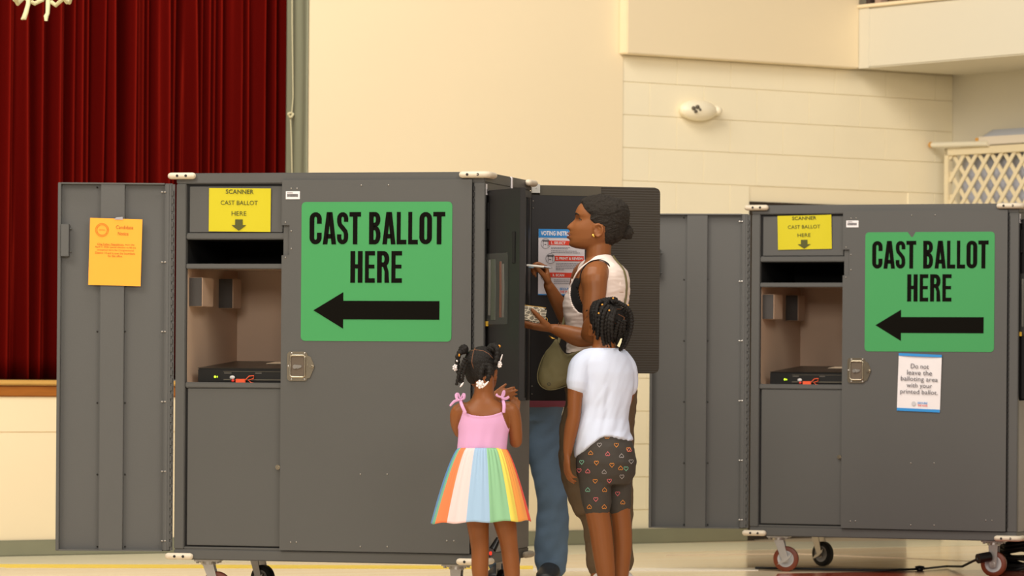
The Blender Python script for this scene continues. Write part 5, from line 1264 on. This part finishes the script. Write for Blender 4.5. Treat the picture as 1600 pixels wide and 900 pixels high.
PART1 = mat('scalp_parting', (132, 84, 54), .6)
drape(g1, bv, line_pts((744, 541), (740, 548), (738, 558), (737, 566), (740, 576)), .0014, 'parting', PART1, -.0003)
drape(g1, bv, line_pts((722, 560), (730, 550), (742, 546.5), (755, 548), (764, 553), (770, 560)), .0012, 'parting', PART1, -.0003)
def braid(fig, pts, r0, r1, name='braid', lumps=9, parent=None, material=None):
    P_ = [Vector(p) for p in pts]; k_ = len(P_); N = lumps*4; rad = []; out = []
    for i in range(N+1):
        t_ = i/N*(k_-1); a = min(int(t_), k_-2); f_ = t_-a
        p0, p1, p2, p3 = P_[max(a-1, 0)], P_[a], P_[a+1], P_[min(a+2, k_-1)]
        p = .5*(2*p1+(p2-p0)*f_+(2*p0-5*p1+4*p2-p3)*f_*f_+(-p0+3*p1-3*p2+p3)*f_**3)
        out.append(p); r = r0+(r1-r0)*i/N; rad.append(r*(.72+.36*abs(math.sin(math.pi*i/4))))
    q = MB(); q.tube(out, rad, 9); return q.build(name, material or HAIRK, parent or fig.root, 85)
def puff(fig, px, py, d, r, seed, am=.3):
    lump(fig.P(px, py, d), r, Matrix.Identity(4), am, seed, 30).build('hair_puff', HAIRK, fig.root, 85)
puff(g1, 724, 546, .0, (.021, .024, .019), 3); puff(g1, 770, 545, .01, (.023, .024, .021), 5); puff(g1, 760, 577, -.095, (.024, .016, .026), 7)
braid(g1, [g1.P(726, 548, -.01), g1.P(717, 553, -.02), g1.P(715, 566, -.02), g1.P(716, 580, -.02), g1.P(718, 592, -.02), g1.P(720, 598, -.02)], .013, .006)
braid(g1, [g1.P(728, 560, -.05), g1.P(722, 572, -.055), g1.P(717, 586, -.05), g1.P(713, 602, -.045)], .012, .006)
braid(g1, [g1.P(728, 566, -.05), g1.P(725, 578, -.055), g1.P(723, 590, -.05), g1.P(722, 600, -.045)], .010, .005)
braid(g1, [g1.P(772, 545, .0), g1.P(779, 552, -.01), g1.P(780, 562, -.015), g1.P(777, 572, -.02)], .016, .009, lumps=6)
braid(g1, [g1.P(770, 540, -.0), g1.P(777, 545, -.02), g1.P(777, 556, -.03), g1.P(774, 568, -.035)], .014, .008, lumps=6)
braid(g1, [g1.P(756, 570, -.10), g1.P(752, 582, -.115), g1.P(751, 596, -.11)], .014, .009, lumps=5)
braid(g1, [g1.P(764, 570, -.10), g1.P(765, 582, -.115), g1.P(761, 596, -.11)], .014, .009, lumps=5)
BAR = mat('white_barrette', (240, 232, 234), .25)
def flower(fig, px, py, d, r, tilt=0, name='barrette'):
    c = fig.P(px, py, d); q = MB(); Mx = Matrix.Rotation(tilt, 4, 'Z')
    for i in range(7):
        a = 2*math.pi*i/7; q.ball(c+Mx @ Vector((.72*r*math.cos(a), 0, .72*r*math.sin(a))), (.32*r, .25*r, .32*r), n=10)
    q.ball(c+Mx @ Vector((0, -.12*r, 0)), (.5*r, .3*r, .5*r), n=12)
    return q.build(name, BAR, fig.root, True)
def bow_clip(fig, a, b, d, r=.004):
    q = MB(); A, B = fig.P(a[0], a[1], d), fig.P(b[0], b[1], d); q.limb([A, (A+B)/2, B], [r*.5, r, r*.5], 8); q.build('barrette', BAR, fig.root, True)
flower(g1, 750.5, 600.5, -.13, .0175); bow_clip(g1, (756, 604), (763, 596), -.13)
flower(g1, 711.5, 574.5, -.03, .0135, .6); bow_clip(g1, (713.5, 563), (714.5, 565), -.04); bow_clip(g1, (719, 604.5), (724, 598), -.06)
flower(g1, 780.5, 569.5, -.03, .0135, -.8); bow_clip(g1, (785, 554), (781, 566), -.03, .003)
GOLD2 = mat('yellow_bead', (226, 150, 30), .3)
q = MB(); q.ball(g1.P(717.5, 555, -.035), (.003, .003, .006)); q.build('hair_bead', GOLD2, g1.root, True)
q = MB(); q.ball(g1.P(780, 541, -.01), (.006, .003, .006)); q.build('hair_bead', GOLD2, g1.root, True)
shoe(g1, g1.P(752, 925), (.1, 1), .66, mat('pink_shoe', (220, 150, 180), .5), SOLE, high=.02); shoe(g1, g1.P(802, 925), (.2, 1), .66, mat('pink_shoe', (220, 150, 180), .5), SOLE, high=.02)
# ------------------------------------------------------------------ OLDER GIRL (white T-shirt)
g2f = at(950, 900, 16.8)
g2 = Fig('person', 'girl with box braids in white T-shirt and dark heart-print shorts seen from behind', Vector((g2f.x, g2f.y, 0)), 16.8)
k2 = 1/g2.k; F2 = Vector((-.50, .866, 0)).normalized()
S2 = [(525, 943, .040, .044, .044), (540, 944, .042, .044, .048), (548, 947, .048, .050, .070), (556, 948, .056, .058, .098), (566, 947, .066, .066, .116), (582, 948, .076, .072, .120), (605, 948, .078, .072, .114),
      (635, 945, .076, .068, .102), (655, 943, .076, .070, .100), (675, 942, .082, .082, .108), (700, 945, .088, .104, .120), (718, 946, .086, .104, .120), (732, 946, .07, .08, .10)]
def torso2(fig, spec, F, pxref):
    o = fig.P(pxref, 576, 0); o.z = 0; M = frame(o, F); out = []
    for r in spec:
        c = fig.P(r[1], r[0], 0); q = M.inverted() @ Vector((c.x, o.y, c.z)); dx = c.x-o.x
        out.append((c.z, dx*F.x, dx*(-F.y))+tuple(r[2:]))
    return Rows(out), M
AR, AM = torso2(g2, S2, F2, 946)
bb = MB(); bb.grid([[AM @ p for p in r] for r in gridpts(AR.p, 64, list(np.linspace(AR.z0, AR.z1, 60)))], closed=True, cap=True)
kh2 = 73/82*k2
MH2 = frame(g2.P(937, 541, .05), (-.62, .74, .26), Vector((0, 0, 1)))
add_head(bb, MH2, kh2, .5)
bb.limb([g2.P(946, 515, .01), g2.P(944, 533, .0), g2.P(945, 553, 0)], [.046, .046, .058], 16)
bb.limb([g2.P(915, 566, -.04), g2.P(903, 580, -.055), g2.P(899, 610, -.065), g2.P(897, 648, -.07), g2.P(895, 656, -.068)], [.036, .037, .033, .028, .027], 16)
bb.limb([g2.P(897, 650, -.07), g2.P(893, 668, -.065), g2.P(889, 690, -.06), g2.P(887, 708, -.06)], [.028, .029, .024, .018], 16)
add_hand(bb, g2.P(886, 712, -.06), Vector((.02, .0, -1)), Vector((1, .25, 0)), Vector((-.35, 1, 0)), .74, ((14, 24, 16), (16, 26, 16), (18, 28, 18), (22, 30, 18)), (28, 12, 12), .5)
bb.limb([g2.P(975, 566, .05), g2.P(984, 585, .06), g2.P(980, 615, .10), g2.P(972, 640, .13)], [.036, .036, .031, .026], 14)
bb.limb([g2.P(972, 640, .13), g2.P(955, 645, .18), g2.P(935, 640, .20)], [.027, .025, .018], 14)
add_hand(bb, g2.P(932, 639, .20), Vector((-1, .3, 0)), Vector((0, -1, 0)), Vector((0, 0, 1)), .74, ((14, 24, 16),)*4, (28, 12, 12))
for pts, rr_ in ((((930, 740), (933, 796), (938, 826), (942, 858), (946, 890), (950, 920), (950, 946)), (.060, .051, .048, .045, .040, .030, .030)), (((964, 740), (969, 796), (972, 826), (973, 855), (971, 890), (970, 920), (970, 946)), (.056, .043, .041, .038, .033, .027, .028))):
    d_ = -.03 if pts[0][0] < 950 else .05
    bb.limb([g2.P(x, y, d_) for x, y in pts], list(rr_), 16)
remesh(bb, .0042, 'body', SKINK, g2.root, iters=3)
add_face(g2, MH2, kh2)
WT = mat('white_tshirt', (214, 224, 248), .8, var=.02, vscale=10, bump=.04, bscale=90)
z2 = lambda py: g2.P(946, py).z
def py2(z): return 576-(z-z2(576))*g2.k
def hem2(sx): return interp([-48, -40, -24, -8, 5, 40], [724, 712, 699, 684, 682, 690], sx)
ts = MB()
def tsp(th, z):
    p = AR.p(th, z); return p
zs_ = list(np.linspace(z2(728), z2(541), 110)); P = gridpts(AR.p, 110, zs_)
def off_ts(i, j, p):
    py = py2(p[2]); wv = AM @ Vector(p); sx = (wv.x-g2.P(946, 576).x)*g2.k
    front = p[0] > 0.02
    h_ = hem2(sx) if not front else 715
    if py > h_: return -.008
    if py < 545.5-(0 if not front else -6): return -.006
    loose = .006+.010*max(0, min(1, (py-600)/70))
    f_ = (.008*noise.noise(Vector((sx*.07+py*.012, py*.012, p[0]*9)))+.004*noise.noise(Vector((sx*.16+py*.05, py*.04, 7))))*max(.3, min(1, (py-570)/60))
    return max(.0035, loose+f_)
Q = offset_grid(P, off_ts); ts.grid([[AM @ p for p in r] for r in Q], closed=True, cap=True)
sl = ts; sl.limb([g2.P(922, 562, -.025), g2.P(908, 572, -.045), g2.P(904, 588, -.058), g2.P(902.5, 599, -.064)], [.050, .050, .048, .047], 18)
sl2 = ts; sl2.limb([g2.P(968, 560, .03), g2.P(979, 574, .045), g2.P(982, 592, .06), g2.P(981, 604, .065)], [.044, .042, .041, .042], 18)
remesh(ts, .004, 'tshirt', WT, g2.root, iters=3)
q = MB(); q.tube([AM @ (AR.p(2*math.pi*j/40, z2(545.5))*1) for j in range(41)], .0045, 8)
q.build('collar', WT, g2.root, True)
# shorts
SHC = mat('charcoal_jersey', (64, 59, 54), .8, var=.05, vscale=12)
sh = MB(); SH = [(676, 942, .086, .086, .112), (700, 945, .094, .112, .126), (722, 946, .096, .122, .132), (742, 946, .092, .110, .128), (756, 946, .07, .085, .105)]
SR, SM = torso2(g2, SH, F2, 946); sh.grid([[SM @ SR.p(2*math.pi*j/60, z) for j in range(60)] for z in np.linspace(SR.z0, SR.z1, 30)], closed=True, cap=True)
sh.limb([g2.P(928, 722, -.035), g2.P(930, 755, -.033), g2.P(933, 790, -.03)], [.073, .067, .0600], 22, sub=5)
sh.limb([g2.P(964, 722, .04), g2.P(966, 755, .045), g2.P(967.5, 790, .05)], [.068, .057, .0500], 22, sub=5)
sho = remesh(sh, .0055, 'shorts', SHC, g2.root, iters=3, disp=foldn(.0022, 20, 1.6))
bvs = bvh_of(sho)
HC = [mat('heart_'+n_, c_, .6) for n_, c_ in (('orange', (232, 150, 60)), ('pink', (232, 120, 126)), ('mint', (130, 196, 170)), ('grey', (176, 170, 170)))]
hearts = [(948.5, 682.5, 0, 1), (936.5, 695, 3, 0), (963, 695.3, 0, 0), (923, 708, 0, 1), (949.5, 709.5, 1, 1), (982, 702, 0, 0), (971, 712.5, 3, 1), (909, 722, 2, 0), (932, 723, 0, 0), (956, 726.5, 0, 0), (986, 721, 3, 0), (918.5, 736.5, 1, 1), (944, 737.5, 3, 1), (969.5, 731.5, 0, 1),
          (907, 751, 0, 0), (930, 751.5, 0, 0), (952, 751, 1, 0), (971.5, 744.5, 3, 0), (918.5, 765.5, 2, 1), (944.5, 765.5, 0, 1), (965, 771, 1, 0), (978, 757.5, 3, 1), (931, 780, 1, 0), (952, 779.5, 3, 0), (973, 785, 0, 1), (921, 792, 0, 1), (944, 792, 0, 1), (983, 703, 1, 1), (957, 755, 2, 1), (911, 780, 1, 0), (905, 735, 1, 0), (978, 732, 2, 0)]
o0 = Vector((0, 0, CAMZ))-g2.o
for (hx_, hy_, ci, flip) in hearts:
    pts = []
    for i in range(19):
        t_ = 2*math.pi*i/18; x_ = 16*math.sin(t_)**3; y_ = 13*math.cos(t_)-5*math.cos(2*t_)-2*math.cos(3*t_)-math.cos(4*t_)
        sgn = -1 if flip else 1; d = ray(hx_+x_*.21, hy_-sgn*y_*.23).normalized(); h = bvs.ray_cast(o0, d)
        if h[0] is None or (h[0]+g2.o).y > 17.2: pts = []; break
        pts.append(h[0]+(h[1] if h[1].dot(d) < 0 else -h[1])*.0008)
    if len(pts) > 5 and max((pts[i]-pts[i-1]).length for i in range(1, len(pts))) < .02: q = MB(); q.tube(pts, .0011, 5); q.build('heart_print', HC[ci], g2.root, True)
# hair of the older girl
line2 = ([0, 12, 13, 20, 38, 40, 46, 55, 66, 72, 76, 82], [-60, -60, -12, -10, -9, 6, 12, 16, 22, 28, 40, 60])
hair_cap(g2, MH2, kh2, .5, line2, lambda x, y, z: 2.6, .6, 'hair', HAIRK)
random.seed(11)
BR2 = [((948, 470), (936, 474), (930, 487), (928, 505), (927, 520)), ((950, 472), (941, 482), (936, 500), (935, 518), (933, 530)), ((952, 478), (944, 490), (941, 508), (941, 526), (944, 540)), ((955, 480), (949, 494), (946, 512), (947, 532), (950, 548)),
       ((958, 482), (953, 498), (951, 516), (952, 534), (954, 546)), ((962, 484), (957, 500), (956, 518), (957, 536), (958, 545)), ((968, 500), (963, 512), (961, 524), (962, 536), (961, 544)), ((972, 502), (969, 514), (967, 526), (966, 536), (964, 543)),
       ((976, 500), (974, 514), (973, 526), (971, 536), (968, 544)), ((972, 482), (979, 492), (981, 508), (979, 524), (975, 538), (970, 547)), ((976, 478), (984, 488), (987, 504), (985, 520), (980, 534), (974, 545)), ((966, 474), (976, 478), (984, 486), (988, 498), (987, 512)),
       ((960, 470), (970, 474), (979, 480), (984, 490)), ((950, 474), (942, 470), (934, 472), (928, 480), (926, 492)), ((960, 473), (952, 468), (942, 469), (935, 475), (932, 490), (932, 512)), ((956, 474), (962, 468), (954, 467), (946, 474), (944, 486)),
       ((970, 520), (969, 530), (969, 540)), ((977, 516), (977, 528), (972, 540), (967, 549))]
bv2 = bvh_of([o_ for o_ in bpy.data.objects if o_.parent == g2.root and o_.name.startswith('hair')][0])
o0 = Vector((0, 0, CAMZ))-g2.o
for i, bpts in enumerate(BR2):
    pts = []; last = -.06
    for (x_, y_) in bpts:
        d = ray(x_, y_); dn = d.normalized(); h = bv2.ray_cast(o0, dn)
        if h[0] is not None: last = min(.02, (h[0]+g2.o).y-g2.Y0-.010)
        else: last = last+.004
        pts.append(g2.P(x_, y_, last-.004*(i % 3)))
    braid(g2, pts, .0105, .0065, lumps=max(7, int(len(bpts)*2.6)))
for a in (((966, 472), (971, 478), (974, 484)), ((958, 484), (966, 483), (974, 484), (982, 487)), ((966, 491), (974, 495), (976, 500)), ((976, 496), (972, 504), (971, 509)), ((961, 505), (966, 508), (972, 511)), ((930, 479), (938, 480)), ((938, 471), (944, 474))):
    o_ = drape(g2, bv2, line_pts(*a, n=12), .0013, 'parting', PART1, .0006)
q = MB(); a_ = g2.P(969.5, 529, -.075); q.prism([(0, 0), (.007, .001), (.003, -.018), (-.004, -.036), (-.014, -.030), (-.006, -.014)], -.003, .003, Matrix.Translation(a_)); q.build('barrette', mat('cream_barrette', (232, 226, 190), .3), g2.root)
for (x_, y_) in ((941, 476), (935.5, 489.5), (958, 466), (981.5, 477), (952, 485)):
    q = MB(); q.ball(g2.P(x_, y_, -.085 if x_ < 960 else -.03), (.0042, .003, .004), n=8); q.build('hair_bead', mat('amber_bead', (226, 160, 60), .3), g2.root, True)
shoe(g2, g2.P(950, 920, -.03), (-.5, .85), .8, mat('lilac_sneaker', (214, 206, 214), .5), SOLE, high=.03); shoe(g2, g2.P(970, 920, .05), (-.4, .9), .8, mat('lilac_sneaker', (214, 206, 214), .5), SOLE, high=.03)
# ------------------------------------------------------------------ VOTER BEHIND THE CART
pf = at(826, 880, 18.9)
p4 = Fig('person', 'person in blue jeans and maroon shirt standing behind the black privacy door', Vector((pf.x, pf.y, 0)), 18.9)
F4 = Vector((-.25, -1, 0)).normalized(); k4 = 1/p4.k
z4 = lambda py: p4.P(822, py).z
V = [(392, 822, .06, .06, .06), (405, 822, .07, .07, .10), (418, 822, .09, .09, .17), (440, 822, .11, .10, .19), (480, 822, .12, .11, .18), (530, 822, .115, .10, .16), (580, 822, .11, .11, .165), (625, 822, .11, .12, .17), (650, 822, .09, .10, .15)]
VR, VM = torso2(p4, V, F4, 822)
bb = MB(); bb.grid([[VM @ p for p in r] for r in gridpts(VR.p, 48, list(np.linspace(VR.z0, VR.z1, 40)))], closed=True, cap=True)
MH4 = frame(p4.P(822, 396, -.04), (-.3, -.95, -.1)); add_head(bb, MH4, k4*.9)
bb.limb([p4.P(822, 380), p4.P(822, 410)], [.055, .06], 14)
for sg in (-1, 1):
    bb.limb([p4.P(822+sg*55, 425), p4.P(822+sg*60, 470, -.02), p4.P(822+sg*55, 520, -.06)], [.055, .048, .038], 14)
    bb.limb([p4.P(822+sg*55, 520, -.06), p4.P(822+sg*40, 515, -.18), p4.P(822+sg*22, 505, -.26)], [.038, .036, .024], 14)
    add_hand(bb, p4.P(822+sg*22, 505, -.26), Vector((-sg*.5, -.8, .1)), Vector((0, 0, -1)), Vector((-sg, .3, 0)), .95, ((15, 20, 15),)*4, (35, 10, 10))
L1 = [(848, 655, 0), (852, 710, -.02), (860, 765, -.04), (860, 820, -.01), (861, 872, .0)]
L2 = [(800, 655, 0), (794, 710, -.02), (790, 765, -.04), (789, 820, 0), (788, 872, .0)]
for L_ in (L1, L2): bb.limb([p4.P(*p) for p in L_], [.072, .06, .05, .045, .036], 16)
remesh(bb, .006, 'body', SKIN, p4.root, iters=3); add_face(p4, MH4, k4*.9)
hair_cap(p4, MH4, k4*.9, 0, lineW, thW, 1.0, 'hair', HAIR)
DEN = mat('blue_denim', (84, 106, 130), .85, var=.22, vscale=5, bump=.1, bscale=200)
jn = MB(); jn.grid([[VM @ Vector((lambda p: (p.x*1.08, p.y*1.08, p.z))(VR.p(2*math.pi*j/48, z))) for j in range(48)] for z in np.linspace(z4(658), z4(612), 14)], closed=True, cap=True)
jn.limb([p4.P(832, 640, 0), p4.P(822, 665, 0), p4.P(812, 640, 0)], [.11, .09, .11], 20)
jn.limb([p4.P(846, 650, 0), p4.P(850, 700, -.02), p4.P(857, 745, -.04), p4.P(864, 785, -.035), p4.P(862, 830, -.01), p4.P(861, 862, .0), p4.P(862, 880, .0)], [.093, .086, .074, .074, .078, .080, .079], 26)
jn.limb([p4.P(800, 650, 0), p4.P(794, 700, -.02), p4.P(790, 745, -.04), p4.P(788, 785, -.035), p4.P(788, 830, 0), p4.P(788, 880, .0)], [.093, .086, .074, .070, .074, .076], 26)
def jd(co, n):
    s_ = .010*noise.noise(Vector((co.x*7, co.y*7, co.z*6)))+.005*noise.noise(Vector((co.x*12+co.z*9, co.y*12, co.z*17-co.x*14)))
    return n*s_
remesh(jn, .007, 'jeans', DEN, p4.root, iters=3, disp=jd)
MAR = mat('maroon_jersey', (116, 52, 72), .8, var=.06, vscale=10)
ms = MB(); ms.grid([[c_+(p-c_)*1.15 for p in r] for r in [[VM @ VR.p(2*math.pi*j/48, z) for j in range(48)] for z in np.linspace(z4(636), z4(409), 40)] for c_ in [sum(r, Vector())/48]], closed=True, cap=True)
for sg in (-1, 1): ms.limb([p4.P(822+sg*48, 422), p4.P(822+sg*60, 445), p4.P(822+sg*61, 480, -.02)], [.066, .066, .062], 16)
remesh(ms, .008, 'shirt', MAR, p4.root, iters=3)
BS = mat('black_shoe', (26, 26, 28), .5)
shoe(p4, p4.P(861, 872), (-.12, -1), 1.15, BS, mat('dark_sole', (40, 38, 38), .6), laces=mat('grey_lace', (120, 122, 122), .6), high=.03)
shoe(p4, p4.P(788, 872), (-.2, -1), 1.15, BS, mat('dark_sole', (40, 38, 38), .6), laces=mat('grey_lace', (120, 122, 122), .6), high=.03)
